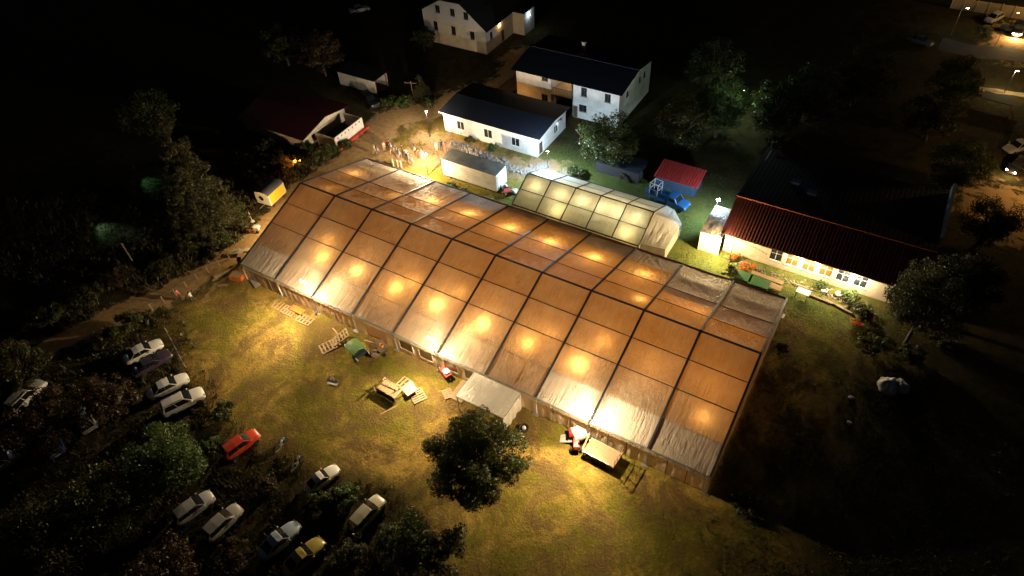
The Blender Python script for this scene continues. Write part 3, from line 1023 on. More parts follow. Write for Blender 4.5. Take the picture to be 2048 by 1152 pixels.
wall_lamp('wall_lamp', 'orange lamp low on the back wall of the low white building', (9.8, 48.52, 1.7), 170, (1, .50, .14), d=(0, 1))

# A: gabled house at the top of the picture
a = thing('gabled_house', 'two storey pale house with clipped gable and six windows', 'house', (-17.7, 63.5, 0))
ws = [(3.15, 6.0, 1.0, 1.35, 'win'), (6.4, 5.95, 1.0, 1.35, 'win'), (9.3, 5.85, 1.0, 1.35, 'win')]
wall(a, (0, 0), (13.7, 0), 4.7, [(2.2, 2.6, .95, 1.6, 'win'), (6.2, 2.4, .95, 1.6, 'win'), (10.3, 2.3, .95, 1.5, 'win')], PLASTERW, fm=FRAMED)
# upper storey in its own plane, gable outline round the window openings
UP = pm('grey_white_boarding', (.55, .54, .52), (.40, .38, .35), 1.2, .85, 0, .3, 20, stretch=(6, 1, 1))
prof = [(0, 4.702), (13.7, 4.702), (8.9, 8.35), (4.2, 8.35), (0, 6.0)]
def strip_wall(parent, prof, holes, y0, y1, mat):
    """gable of upright strips so the window openings stay open"""
    us = sorted({p[0] for p in prof} | {h_[0] for h_ in holes} | {h_[0] + h_[2] for h_ in holes})
    def topz(u):
        if u < 4.2: return 6.0 + (8.35 - 6.0) * u / 4.2
        if u < 8.9: return 8.35
        return 8.35 - (8.35 - 4.702) * (u - 8.9) / (13.7 - 8.9)
    mb = MB()
    for u0, u1 in zip(us[:-1], us[1:]):
        mid = (u0 + u1) / 2
        hs = [h_ for h_ in holes if h_[0] < mid < h_[0] + h_[2]]
        if hs:
            h_ = hs[0]
            mb.box((u0, y0, 4.702), (u1, y1, h_[1]))
            mb.prism([(u0, h_[1] + h_[3]), (u1, h_[1] + h_[3]), (u1, topz(u1)), (u0, topz(u0))], y0, y1)
        else:
            mb.prism([(u0, 4.702), (u1, 4.702), (u1, topz(u1)), (u0, topz(u0))], y0, y1)
    mb.build('wall', mat, parent)
    for h_ in holes:
        opening(parent, lambda u, dd, z: (u, y0 + dd, z), h_[0], h_[0] + h_[2], h_[1], h_[1] + h_[3], h_[4], .22, FRAMED)
strip_wall(a, prof, ws, -.03, .19, UP)
wall(a, (13.7, .225), (13.7, 14), 4.6, [(1.2, 2.2, .9, 1.3, 'win'), (5.0, .02, 1.1, 2.2, 'door')], PLASTER, fm=FRAMED)
wall(a, (0, 14), (0, .225), 5.9, [], PLASTER)
wall(a, (13.7, 14.2), (0, 14.2), 4.7, [], PLASTER)
corr('roof_sheet', (14.2, -.3, 4.35), (14.2, 14.4, 4.35), (8.7, -.3, 8.62), 10, BLACKR, a, .5, .012)
corr('roof_sheet', (-.4, 14.4, 5.85), (-.4, -.3, 5.85), (4.4, 14.4, 8.55), 10, BLACKR, a, .5, .012)
MB().box((4.3, -.3, 8.5), (8.8, 14.4, 8.66)).build('roof_top', BLACKR, a)
MB().box((13.702, 9.4, 0), (16.2, 13.2, 4.2)).build('side_wing', PLASTER, a)
MB().box((13.5, 9.2, 4.202), (16.4, 13.4, 4.34)).build('wing_roof', BLACKR, a)
wall_lamp('wall_lamp', 'orange porch lamp beside the door of the gabled house', (-3.98, 68.2, 3.6), 40, (1, .55, .18), d=(1, 0))
wall_lamp('wall_lamp', 'white lamp on the side wing of the gabled house', (-1.47, 74.6, 3.4), 50, COLD, d=(1, 0), emi=GLOW_C)

# D: low shed with oxide red roof and walled yard
d = thing('red_roofed_shed', 'low whitewashed shed with wide dark oxide red roof', 'shed', (-26.6, 25.2, 0))
shell(d, 13.2, 9.8, 2.35, PLASTERW, E=[(1.6, .9, .8, .8, 'win')], fm=FRAMED, gE=[(0, 2.35), (9.3, 2.35), (4.6, 3.25)], gW=[(0, 2.35), (9.3, 2.35), (4.6, 3.25)])
corr('roof_sheet', (-.5, -.7, 2.28), (14.0, -.7, 2.28), (-.5, 4.9, 3.42), 12, OXIDE, d, .3, .025)
corr('roof_sheet', (14.0, 10.6, 2.28), (-.5, 10.6, 2.28), (14.0, 4.9, 3.42), 12, OXIDE, d, .3, .025)
MB().box((14.0, -.7, 2.22), (14.06, 4.9, 2.3)).build('verge', FRAMEW, d)
y_ = thing('walled_yard', 'small white walled enclosure with red plinth beside the oxide roofed shed', 'enclosure', (-12.6, 27.3, 0))
wall(y_, (0, 0), (3.9, 0), 2.1, [], PLASTERW, .16)
wall(y_, (3.9, .162), (3.9, 6.6), 2.2, [], PLASTER, .16)
wall(y_, (3.74, 6.6), (.1, 6.6), 2.1, [], PLASTERW, .16)
for k in range(7):
    MB().box((3.905, .6 + .85 * k, 1.65), (3.93, .85 + .85 * k, 1.95)).build('vent_block', pm('red_brick', (.30, .09, .06), (.2, .06, .04), 8, .85), y_)
REDP = pm('red_paint', (.42, .045, .03), (.28, .03, .02), 3, .7)
MB().box((3.905, .1, .02), (4.45, 7.2, .42)).build('plinth', REDP, y_)
MB().box((.5, -.45, .02), (3.9, -.005, .3)).build('plinth', REDP, y_)

# E: small garage
e = thing('open_garage', 'small pale garage with flat dark roof and open right end', 'garage', (-22.0, 43.4, 0))
wall(e, (0, 0), (8.1, 0), 2.5, [], PLASTER, .16)
wall(e, (8.1, 3.4), (0, 3.4), 2.5, [], PLASTER, .16)
wall(e, (0, 3.238), (0, .162), 2.5, [], PLASTER, .16)
MB().box((8.0, .17, 0), (8.14, .3, 2.5)).build('post', WOOD, e)
MB().box((8.0, 3.1, 0), (8.14, 3.22, 2.5)).build('post', WOOD, e)
MB().box((8.0, .17, 2.36), (8.14, 3.22, 2.5)).build('lintel', WOOD, e)
MB().box((-.25, -.25, 2.505), (8.4, 3.65, 2.62)).build('roof', BLACKR, e)
MB().box((4.0, -.012, .05), (4.05, -.002, 2.45)).build('wall_joint', FRAMED, e)

# F: long white box body with lettering too worn to read
def container():
    t = thing('box_container', 'long white box container with dark roof and faded lettering', 'container', (10.0, 29.3, 0))
    w, dd, h = 9.2, 2.75, 3.05
    SIDE = pm('container_white', (.66, .62, .55), (.5, .45, .38), .8, .6, 0, .2, 12)
    MB().box((0, 0, .28), (w, dd, h)).build('body', SIDE, t, bevel=.03)
    MB().box((-.04, -.04, h + .004), (w + .04, dd + .04, h + .07)).build('roof', pm('container_roof', (.16, .15, .12), (.06, .06, .06), .7, .8), t)
    for x in (.05, w - .15):
        MB().box((x, -.035, .3), (x + .1, -.005, h - .04)).build('corner_rail', SIDE, t)
    MB().box((.3, -.03, h - .32), (2.3, -.006, h - .22)).build('vent_slot', FRAMED, t)
    for k in range(2):
        f = MB().box((w + .006, .15 + k * 1.28, .4), (w + .04, 1.35 + k * 1.28, h - .2)).build('door', pm('container_door', (.72, .70, .66), (.6, .57, .52), 1, .5), t)
        MB().tube([(w + .06, .35 + k * 1.9, .5), (w + .06, .35 + k * 1.9, h - .3)], .022, 6).build('lock_rod', STEEL, f)
    for x in (1.2, 2.0, 7.2, 8.0):
        for y in (.05, dd - .3):
            wl = MB().lathe([(.12, 0), (.30, .01), (.32, .12), (.30, .24), (.12, .25)], 12).build('wheel', RUBBER, t)
            wl.location = (x, y + .26, .32); wl.rotation_euler = (R(90), 0, 0)
    INK = pm('faded_print', (.20, .17, .13), (.34, .3, .24), 9, .8)
    r_ = random.Random(4)
    for row, (xa, xb, z) in enumerate(((3.0, 4.2, 2.45), (3.2, 5.6, 2.12), (3.9, 6.6, 1.72), (4.4, 8.3, 1.36))):
        x = xa
        while x < xb:
            wd = r_.uniform(.09, .2)
            hh = r_.uniform(.12, .2)
            pts = [(x, z - hh / 2), (x + .04, z - hh / 2), (x + .04, z + hh / 2 - .045), (x + wd, z + hh / 2 - .045), (x + wd, z + hh / 2), (x, z + hh / 2)]
            MB().prism(pts, -.0075, -.004).build('faded_letter', INK, t)
            x += wd + r_.uniform(.07, .2)
container()

# H: blue shed with red roof, and a dark flat shed beside it
BLUEW = pm('blue_boards', (.045, .085, .15), (.03, .055, .10), 2, .7, 0, .3, 14)
h_ = thing('blue_shed', 'blue walled shed with bright red ribbed roof', 'shed', (38.2, 40.7, 0))
shell(h_, 5.6, 2.8, 1.85, BLUEW, gE=[(0, 1.85), (2.35, 1.85), (2.35, 2.3)])
corr('roof_sheet', (-.3, -.4, 1.90), (5.9, -.4, 1.90), (-.3, 3.15, 2.55), 6, REDSH, h_, .3, .05)
g_ = thing('dark_shed', 'low dark shed with flat roof left of the blue shed', 'shed', (29.2, 40.2, 0))
shell(g_, 6.6, 3.0, 1.7, pm('dark_boards', (.05, .045, .05), (.03, .028, .03), 3, .8))
MB().box((-.2, -.2, 1.704), (6.8, 3.2, 1.8)).build('roof', pm('dark_blue_felt', (.020, .028, .05), (.013, .018, .03), 1.5, .8), g_)

# I: long building on the right with oxide red front slope
i_ = thing('long_building', 'long cream building with dark red roof and a row of paned windows', 'building', (50.6, 32.3, 0))
wins = [(5.55 + 1.92 * k, .95, 1.45, 1.75, ('grid', 'gridlit', 'gridlit', 'gridlit', 'grid', 'grid')[k]) for k in range(6)]
wall(i_, (0, 0), (21.4, 0), 3.2, wins, PLASTERW)
wall(i_, (21.4, .224), (21.4, 17.8), 3.2, [(3.5, .9, 1.2, 1.4, 'win'), (9, .9, 1.2, 1.4, 'win')], PLASTER)
wall(i_, (21.4, 18.022), (0, 18.022), 3.2, [], PLASTER)
wall(i_, (0, 17.8), (0, .224), 3.2, [(11.5, .02, 1.1, 2.1, 'door'), (4, .9, 1.1, 1.3, 'win')], PLASTER, top=[(0, 3.2), (17.57, 3.2), (13.1, 5.1), (0, 3.9)])
corr('roof_sheet', (-.5, -.55, 3.2), (22.0, -.55, 3.2), (-.5, 4.3, 5.45), 20, OXIDE, i_, .3, .02)
corr('roof_sheet', (22.0, 18.5, 3.75), (-.5, 18.5, 3.75), (22.0, 4.32, 5.40), 14, BLACKR, i_, .5, .012)
MB().beam((-.55, 4.3, 5.52), (22.0, 4.3, 5.52), .34, .10).build('ridge_cap', pm('ridge_clay', (.30, .075, .03), (.2, .05, .02), 4, .8), i_)
MB().beam((-.4, -.56, 3.10), (21.9, -.56, 3.10), .10, .12).build('gutter', FRAMED, i_)
for x in (.35, 1.05):
    MB().tube([(x, -.10, .1), (x, -.10, 3.0)], .05, 6).build('downpipe', WHITEM, i_)
for k, (x, y) in enumerate(((4.6, 10.2), (6.9, 8.6))):
    z = 3.75 + (18.5 - y) / 14.18 * 1.65
    bxo = MB().box((x, y, z - .2), (x + .9, y + .7, z + .55)).build('roof_vent', STEEL, i_, bevel=.02)
    MB().box((x - .1, y - .1, z + .56), (x + 1.0, y + .8, z + .62)).build('vent_cap', pm('blue_grey_cap', (.30, .42, .55), (.2, .3, .4), 3, .5), bxo)
MB().box((21.95, 7.5, 3.4), (22.3, 18.6, 5.25)).build('end_parapet', PLASTER, i_)
MB().beam((10.6, 4.6, 5.42), (10.6, 18.2, 3.86), .3, .12).build('fire_parapet', BLACKR, i_)
MB().tube([(.6, -.14, 2.9)] + [(.6 + .42 * k, -.14 - .05 * math.sin(k), 2.9 - .11 * k + .05 * math.sin(k * 1.7)) for k in range(1, 12)], .012, 5).build('hanging_cable', DARKM, i_)
for k in range(11):
    MB().lathe([(.02, .04), (.05, .0), (.02, -.06)], 6, (1.0 + .42 * k, -.15, 2.72 - .11 * k)).build('cable_lamp', DARKM, i_)
for x, z in ((8.95, 2.75), (10.9, 2.70)):
    wall_lamp('wall_lamp', ('lamp between the second and third window of the cream building' if x < 10 else 'lamp between the third and fourth window of the cream building'), (50.6 + x, 32.29, z), 900, WARM, .05, out=.85)
wall_lamp('wall_lamp', 'brown glowing lamp right of the last lit window of the cream building', (50.6 + 15.0, 32.29, 2.6), 2000, WARM, .05, out=.85)

# porch at the left end of the long building
pc = thing('white_porch', 'white sheeted porch at the left end of the cream building', 'porch', (47.9, 31.0, 0))
PW = pm('porch_sheet', (.74, .70, .62), (.62, .57, .48), 1.0, .6, 0, .2, 10)
MB().box((0, 0, .05), (2.55, .1, 3.0)).build('front_wall', PW, pc)
MB().box((0, .102, .05), (.1, 5.2, 2.9)).build('side_wall', PW, pc)
for x in (.0, 2.45):
    MB().box((x - .06, -.06, 0), (x + .06, -.003, 3.05)).build('post', WHITEM, pc)
PRO = membrane('porch_roof_sheet', (.50, .43, .36), (.5, .4, .3), .12, .06, seam=False)
grid_cloth('roof_panel', (-.1, -.1, 3.02), (2.62, -.1, 3.06), (2.62, 3.0, 3.5), (-.1, 3.0, 3.4), PRO, pc, seed=12, amp=.05)
grid_cloth('roof_panel', (-.1, 3.0, 3.4), (2.62, 3.0, 3.5), (2.62, 5.4, 3.35), (-.1, 5.4, 3.2), PRO, pc, seed=14, amp=.05)
fl = thing('peak_floodlight', 'cold white floodlight on the back corner of the white porch', 'floodlight', (47.95, 36.4, 0))
MB().tube([(0, 0, 0), (0, 0, 4.1)], .04, 8).build('pole', STEEL, fl)
hd = MB().box((-.22, -.07, -.16), (.22, .06, .16)).build('lamp_head', DARKM, fl, bevel=.02)
hd.location = (0, -.02, 4.15); hd.rotation_euler = (R(-40), 0, R(35))
MB().box((-.2, -.085, -.14), (.2, -.072, .14)).build('lens', GLOW_C, hd)
light('lamp_light', fl, (-.15, .0, 4.0), 3000, COLD, .07, 'SPOT', 150, (-.8, .35, -.55), .4)
light('lamp_light', fl, (.35, -.35, 4.02), 420, COLD, .06)
wall_lamp('wall_lamp', 'warm lamp at the eave between porch and cream building', (50.35, 30.92, 3.12), 4200, (1, .74, .36), .1, GLOW_W, out=.8)

# ------------------------------------------------------------------ vehicles
def paint(name, c):
    return pm('paint_' + name, c, tuple(v * .8 for v in c), 1.2, .34, .05, .05, 30, coat=.5)
LAMPGL = pm('headlamp_glass', (.55, .56, .58), (.4, .4, .42), 6, .1, .3, 0)
TAILGL = pm('taillamp_red', (.35, .01, .01), (.2, .01, .01), 6, .15, 0, 0)
GREYPL = pm('grey_bumper', (.05, .05, .052), (.03, .03, .032), 5, .6)
KINDS_ = {   # length, width, stations (x fraction, half-width fraction, bottom, shoulder, top), cabin (rear base, rear top, front top, front base as x fractions), belt, roof
    'sedan': (4.4, 1.74, [(-.5, .78, .38, .62, .70), (-.47, .90, .28, .72, .88), (-.36, .98, .22, .80, .95), (-.15, 1, .20, .82, .93), (.12, 1, .20, .80, .92), (.26, .99, .20, .76, .90), (.40, .94, .22, .68, .80), (.475, .84, .28, .58, .68), (.5, .72, .36, .50, .56)], (-.37, -.20, .06, .21), .90, 1.42),
    'hatch': (3.9, 1.68, [(-.5, .82, .40, .72, .84), (-.475, .93, .28, .82, .95), (-.36, .99, .22, .84, .97), (-.1, 1, .20, .84, .95), (.15, 1, .20, .82, .94), (.28, .99, .20, .78, .92), (.41, .94, .22, .70, .82), (.48, .82, .28, .58, .68), (.5, .70, .36, .50, .56)], (-.49, -.40, .07, .25), .93, 1.48),
    'suv': (4.5, 1.84, [(-.5, .86, .48, .85, .96), (-.48, .95, .36, .96, 1.06), (-.36, 1, .30, .98, 1.08), (-.1, 1, .28, .98, 1.06), (.16, 1, .28, .96, 1.05), (.28, 1, .28, .92, 1.04), (.42, .96, .30, .86, .96), (.485, .86, .36, .72, .82), (.5, .76, .44, .60, .68)], (-.48, -.42, .06, .22), 1.05, 1.70),
    'beetle': (4.0, 1.62, [(-.5, .42, .38, .48, .52), (-.46, .70, .30, .66, .78), (-.36, .92, .24, .84, 1.0), (-.2, .98, .20, .86, .98), (.08, 1, .20, .84, .96), (.22, .98, .20, .82, .95), (.36, .90, .22, .74, .87), (.46, .70, .28, .60, .70), (.5, .44, .36, .46, .50)], (-.40, -.20, .04, .16), .95, 1.48),
}
def car(kind, pnt, front, rear, label, group='parked cars', z=0.0, lamps=None, scale=1.0):
    L, W, st, cab, belt, roof = KINDS_[kind]
    fx_, fy_ = front
    rx, ry = rear
    t = thing('parked_car', label, 'car', ((fx_ + rx) / 2, (fy_ + ry) / 2, z), math.atan2(fy_ - ry, fx_ - rx), group)
    t.scale = (scale,) * 3
    hw = W / 2
    rings = []
    for x, wf, zb, zs, zt in st:
        w = hw * wf
        half = [(0, zb), (.78 * w, zb), (.97 * w, zb + .10), (w, (zb + zs) / 2), (.975 * w, zs), (.84 * w, zt - .015), (.45 * w, zt + .012)]
        ring = [(x * L, y, zz) for y, zz in half] + [(x * L, 0, zt + .02)] + [(x * L, -y, zz) for y, zz in reversed(half[1:])]
        rings.append(ring)
    n = len(rings[0])
    vs = [v for r_ in rings for v in r_]
    fs = []
    for i in range(len(rings) - 1):
        for k in range(n):
            fs.append((i * n + k, (i + 1) * n + k, (i + 1) * n + (k + 1) % n, i * n + (k + 1) % n))
    fs.append(tuple(range(n)))
    fs.append(tuple((len(rings) - 1) * n + k for k in range(n - 1, -1, -1)))
    MB().add(vs, fs).build('body', pnt, t, smooth=True, subsurf=2)
    xr0, xr1, xf1, xf0 = [q * L for q in cab]
    wb, wt = hw * .87, hw * .70
    zb = belt - .03
    rd = .10 if kind == 'beetle' else 0
    B = {('r', 1): (xr0, wb * .94, zb), ('r', -1): (xr0, -wb * .94, zb), ('f', 1): (xf0, wb * .95, zb), ('f', -1): (xf0, -wb * .95, zb)}
    T = {('r', 1): (xr1, wt * .95, roof - .05 - rd), ('r', -1): (xr1, -wt * .95, roof - .05 - rd), ('f', 1): (xf1, wt * .97, roof - .03 - rd * .5), ('f', -1): (xf1, -wt * .97, roof - .03 - rd * .5)}
    xm = (xr1 + xf1) / 2
    M = {1: (xm, wt * 1.02, roof - .005), -1: (xm, -wt * 1.02, roof - .005)}
    MBm = {1: ((xr0 + xf0) / 2, wb * 1.0, zb), -1: ((xr0 + xf0) / 2, -wb * 1.0, zb)}
    cv = [B['r', 1], B['f', 1], B['f', -1], B['r', -1], T['r', 1], T['f', 1], T['f', -1], T['r', -1], M[1], M[-1], (xm, 0, roof + .025), (xf1, 0, roof - .01), (xr1, 0, roof - .03 - rd), MBm[1], MBm[-1]]
    cf = [(0, 13, 8, 4), (13, 1, 5, 8), (2, 14, 9, 6), (14, 3, 7, 9), (1, 2, 6, 11, 5), (3, 0, 4, 12, 7), (4, 8, 10, 12), (8, 5, 11, 10), (12, 10, 9, 7), (10, 11, 6, 9)]
    roofo = MB().add(cv, cf).build('cabin', pnt, t, smooth=False, bevel=.05)
    roofo.modifiers['bevel'].segments = 2
    def pane(name, a, b_, c_, d_, u0, u1, v0, v1, mat=CARGLASS):
        a, b_, c_, d_ = map(Vector, (a, b_, c_, d_))
        nr = (b_ - a).cross(d_ - a).normalized()
        cen = (a + b_ + c_ + d_) / 4
        if nr.dot(cen - Vector((xm, 0, belt))) < 0:
            nr = -nr
        pts = []
        for k in range(3):
            for j in range(5):
                u = u0 + (u1 - u0) * j / 4
                v = v0 + (v1 - v0) * k / 2
                q = (a * (1 - u) + b_ * u) * (1 - v) + (d_ * (1 - u) + c_ * u) * v
                pts.append(q + nr * (.014 + .012 * math.sin(math.pi * j / 4)))
        fs = [(k * 5 + j, k * 5 + j + 1, k * 5 + j + 6, k * 5 + j + 5) for k in range(2) for j in range(4)]
        return MB().add(pts, fs).build(name, mat, t, smooth=True)
    pane('windscreen', B['f', 1], B['f', -1], T['f', -1], T['f', 1], .02, .98, .05, .96)
    pane('rear_window', B['r', -1], B['r', 1], T['r', 1], T['r', -1], .05, .95, .08, .94)
    for s in (1, -1):
        pane('side_window', B['r', s], MBm[s], M[s], T['r', s], .15, .97, .08, .92)
        pane('side_window', MBm[s], B['f', s], T['f', s], M[s], .03, .90, .08, .92)
    rw = .30 if kind != 'suv' else .36
    for x in (-.31 * L, .31 * L):
        for s in (1, -1):
            wl = MB().lathe([(rw * .55, -.10), (rw * .92, -.10), (rw, -.05), (rw, .05), (rw * .92, .10), (rw * .55, .10)], 16).build('wheel', RUBBER, t)
            wl.location = (x, s * (hw - .09), rw)
            wl.rotation_euler = (R(-90 * s), 0, 0)
            MB().lathe([(rw * .60, .02), (rw * .58, .085), (rw * .30, .07), (rw * .14, .095), (.02, .1)], 12).build('rim', STEEL, wl)
            for k in range(5):
                MB().beam((.03 * math.cos(k * 1.257), .03 * math.sin(k * 1.257), .088), (rw * .55 * math.cos(k * 1.257), rw * .55 * math.sin(k * 1.257), .088), .05, .02).build('spoke', STEEL, wl)
    zf = st[-2][4] - .06
    for s in (1, -1):
        hl = MB().lathe([(.01, -.05), (.10, -.03), (.12, 0), (.09, .04), (.02, .06)], 10).build('headlight', lamps or LAMPGL, t, smooth=True)
        hl.location = (st[-2][0] * L + .0, s * hw * .62, zf)
        hl.rotation_euler = (0, R(70), 0)
        hl.scale = (1, 1.25, 1)
        MB().box((st[1][0] * L - .05, s * hw * .80 - .08, .62), (st[1][0] * L + .04, s * hw * .80 + .08, .80)).build('taillight', TAILGL, t, bevel=.02)
        MB().lathe([(.01, -.1), (.07, -.07), (.09, 0), (.07, .07), (.01, .1)], 8, (xf0 - .18, s * (hw + .08), belt + .05)).build('mirror', pnt, t, smooth=True)
        MB().box((-.28 + .1, s * (hw * 1.0) - .01 if s > 0 else -hw - .012, belt - .16), (.02, s * hw + .012 if s > 0 else -hw + .01, belt - .12)).build('door_handle', GREYPL, t)
    MB().box((L * .488, -hw * .6, .36), (L * .503, hw * .6, .46)).build('grille', GREYPL, t)
    MB().box((-L * .508, -hw * .72, .42), (-L * .49, hw * .72, .52)).build('bumper', GREYPL, t)
    MB().box((-L * .512, -.25, .56), (-L * .503, .25, .67)).build('number_plate', WHITEM, t)
    if kind == 'suv':
        for s in (1, -1):
            MB().beam((xr1 + .1, s * wt * .9, roof + .03), (xf1 - .1, s * wt * .9, roof + .03), .04, .04).build('roof_rail', GREYPL, t)
    return t
WHITEP = paint('white', (.70, .68, .64))
SILVERP = paint('silver', (.42, .42, .42))
car('sedan', WHITEP, (-0.86, -12.66), (-2.26, -16.58), 'white saloon half under dark shrubs, nearest the dirt path')
car('sedan', paint('plum', (.05, .035, .055)), (1.35, -13.24), (0.16, -17.27), 'dark plum car between the two upper white cars')
car('sedan', WHITEP, (5.98, -14.53), (4.22, -18.53), 'white rounded saloon directly above the white estate car')
car('suv', paint('pearl', (.66, .63, .58)), (9.30, -15.03), (7.33, -19.32), 'white estate car with roof rails, lowest of the upper group')
car('hatch', paint('orange_red', (.55, .055, .02)), (18.26, -15.84), (17.31, -19.79), 'bright orange red hatchback beside the lawn')
car('beetle', WHITEP, (28.17, -15.23), (27.30, -18.13), 'small rounded cream car beside the two motorcycles', scale=.92)
car('hatch', SILVERP, (19.50, -22.94), (18.48, -27.01), 'silver hatchback left of the other silver car')
car('hatch', paint('champagne', (.46, .43, .38)), (22.80, -22.33), (22.33, -26.92), 'champagne silver hatchback with pale bonnet, right of the silver one')
car('beetle', paint('pale_blue', (.42, .50, .58)), (28.89, -21.29), (28.13, -25.12), 'pale blue rounded car beside the yellow one', scale=1.05)
car('beetle', paint('yellow', (.46, .37, .09)), (31.91, -21.32), (31.10, -25.16), 'yellow rounded car at the bottom edge', scale=1.05)
car('hatch', paint('beige', (.50, .46, .33)), (34.02, -15.50), (33.67, -19.16), 'beige car with dark tail half hidden by the bottom bushes')
car('suv', WHITEP, (-8.13, -23.64), (-7.52, -26.69), 'white car behind leaves at the left edge')
car('hatch', paint('grey_green', (.30, .34, .31)), (-1.85, -23.31), (3.02, -24.61), 'grey green car under the trees at the left')
car('hatch', paint('blue', (.05, .10, .30)), (-1.99, -26.66), (2.40, -28.08), 'small blue car under the trees at the left')
car('sedan', SILVERP, (-2.02, -29.86), (-3.04, -33.00), 'silver car cut by the left edge of the picture')
car('sedan', paint('ice', (.55, .60, .70)), (-36.77, 69.70), (-39.25, 66.57), 'pale blue white car far off beyond the trees at the top')
car('suv', paint('black', (.015, .015, .018)), (-10.76, 39.58), (-14.91, 41.50), 'black car parked by the open garage')
HEADON = emit('headlamp_on', (1.0, .80, .45), 45.0)
k_ = car('suv', paint('black', (.015, .015, .018)), (77.10, 104.45), (77.35, 113.79), 'dark car with headlights on at the top right corner', 'cars on the far road', lamps=HEADON)
light('lamp_light', k_, (2.6, 0, .8), 1500, (1, .62, .25), .1)
car('sedan', paint('slate', (.08, .10, .14)), (74.87, 109.66), (78.28, 109.07), 'dark saloon parked behind the car with headlights on', 'cars on the far road')
car('hatch', SILVERP, (72.35, 110.71), (74.03, 114.10), 'small car with pale bonnet left of the far road sign', 'cars on the far road')
car('sedan', paint('slate', (.08, .10, .14)), (64.97, 97.78), (61.44, 99.05), 'dim blue car at the far roadside left of the bend', 'cars on the far road')
k_ = car('hatch', paint('black', (.015, .015, .018)), (79.38, 63.67), (81.09, 68.10), 'dark car with one headlight on at the right edge', 'cars at the right edge', lamps=HEADON)
light('lamp_light', k_, (2.5, .3, .8), 220, (1, .66, .30), .1)
car('sedan', SILVERP, (78.58, 69.26), (81.28, 72.63), 'grey car behind the one with its headlight on', 'cars at the right edge')

def motorcycle(front, rear, label, pnt):
    fx_, fy_ = front; rx, ry = rear
    t = thing('motorcycle', label, 'motorcycle', ((fx_ + rx) / 2, (fy_ + ry) / 2, 0), math.atan2(fy_ - ry, fx_ - rx), 'motorcycles')
    for x in (-.68, .70):
        w = MB().lathe([(.22, -.05), (.30, -.05), (.32, 0), (.30, .05), (.22, .05)], 16).build('wheel', RUBBER, t)
        w.location = (x, 0, .32); w.rotation_euler = (R(90), 0, 0)
        MB().lathe([(.23, -.02), (.05, -.04), (.05, .04), (.23, .02)], 12).build('rim', STEEL, w)
    MB().tube([(.70, 0, .32), (.50, 0, .82), (.44, 0, 1.0)], .035, 8).build('fork', STEEL, t)
    MB().tube([(-.68, 0, .32), (-.2, 0, .38), (.1, 0, .34), (.48, 0, .80)], .04, 8).build('frame', DARKM, t)
    MB().box((-.18, -.14, .25), (.22, .14, .55)).build('engine', STEEL, t, bevel=.04)
    MB().tube([(-.12, 0, .74), (.05, 0, .80), (.25, 0, .82), (.40, 0, .78)], [.08, .16, .16, .07], 10).build('tank', pnt, t, smooth=True)
    MB().tube([(-.85, 0, .80), (-.6, 0, .76), (-.3, 0, .74), (-.1, 0, .74)], [.05, .13, .14, .09], 8).build('seat', RUBBER, t, smooth=True)
    MB().tube([(.36, .36, 1.02), (.44, .2, 1.04), (.46, 0, 1.0), (.44, -.2, 1.04), (.36, -.36, 1.02)], .018, 6).build('handlebar', STEEL, t)
    MB().lathe([(.02, -.08), (.09, -.04), (.10, .03), (.02, .05)], 10, (.56, 0, .86)).build('headlight', LAMPGL, t, smooth=True)
    MB().tube([(-.05, -.16, .3), (-.4, -.18, .28), (-.9, -.18, .4)], .045, 8).build('exhaust', STEEL, t)
    return t
motorcycle((21.34, -15.06), (21.30, -16.67), 'motorcycle with silver tank nearest the orange red car', paint('grey', (.25, .26, .3)))
motorcycle((24.20, -15.84), (24.24, -17.45), 'dark motorcycle beside the cream rounded car', paint('maroon', (.12, .02, .02)))

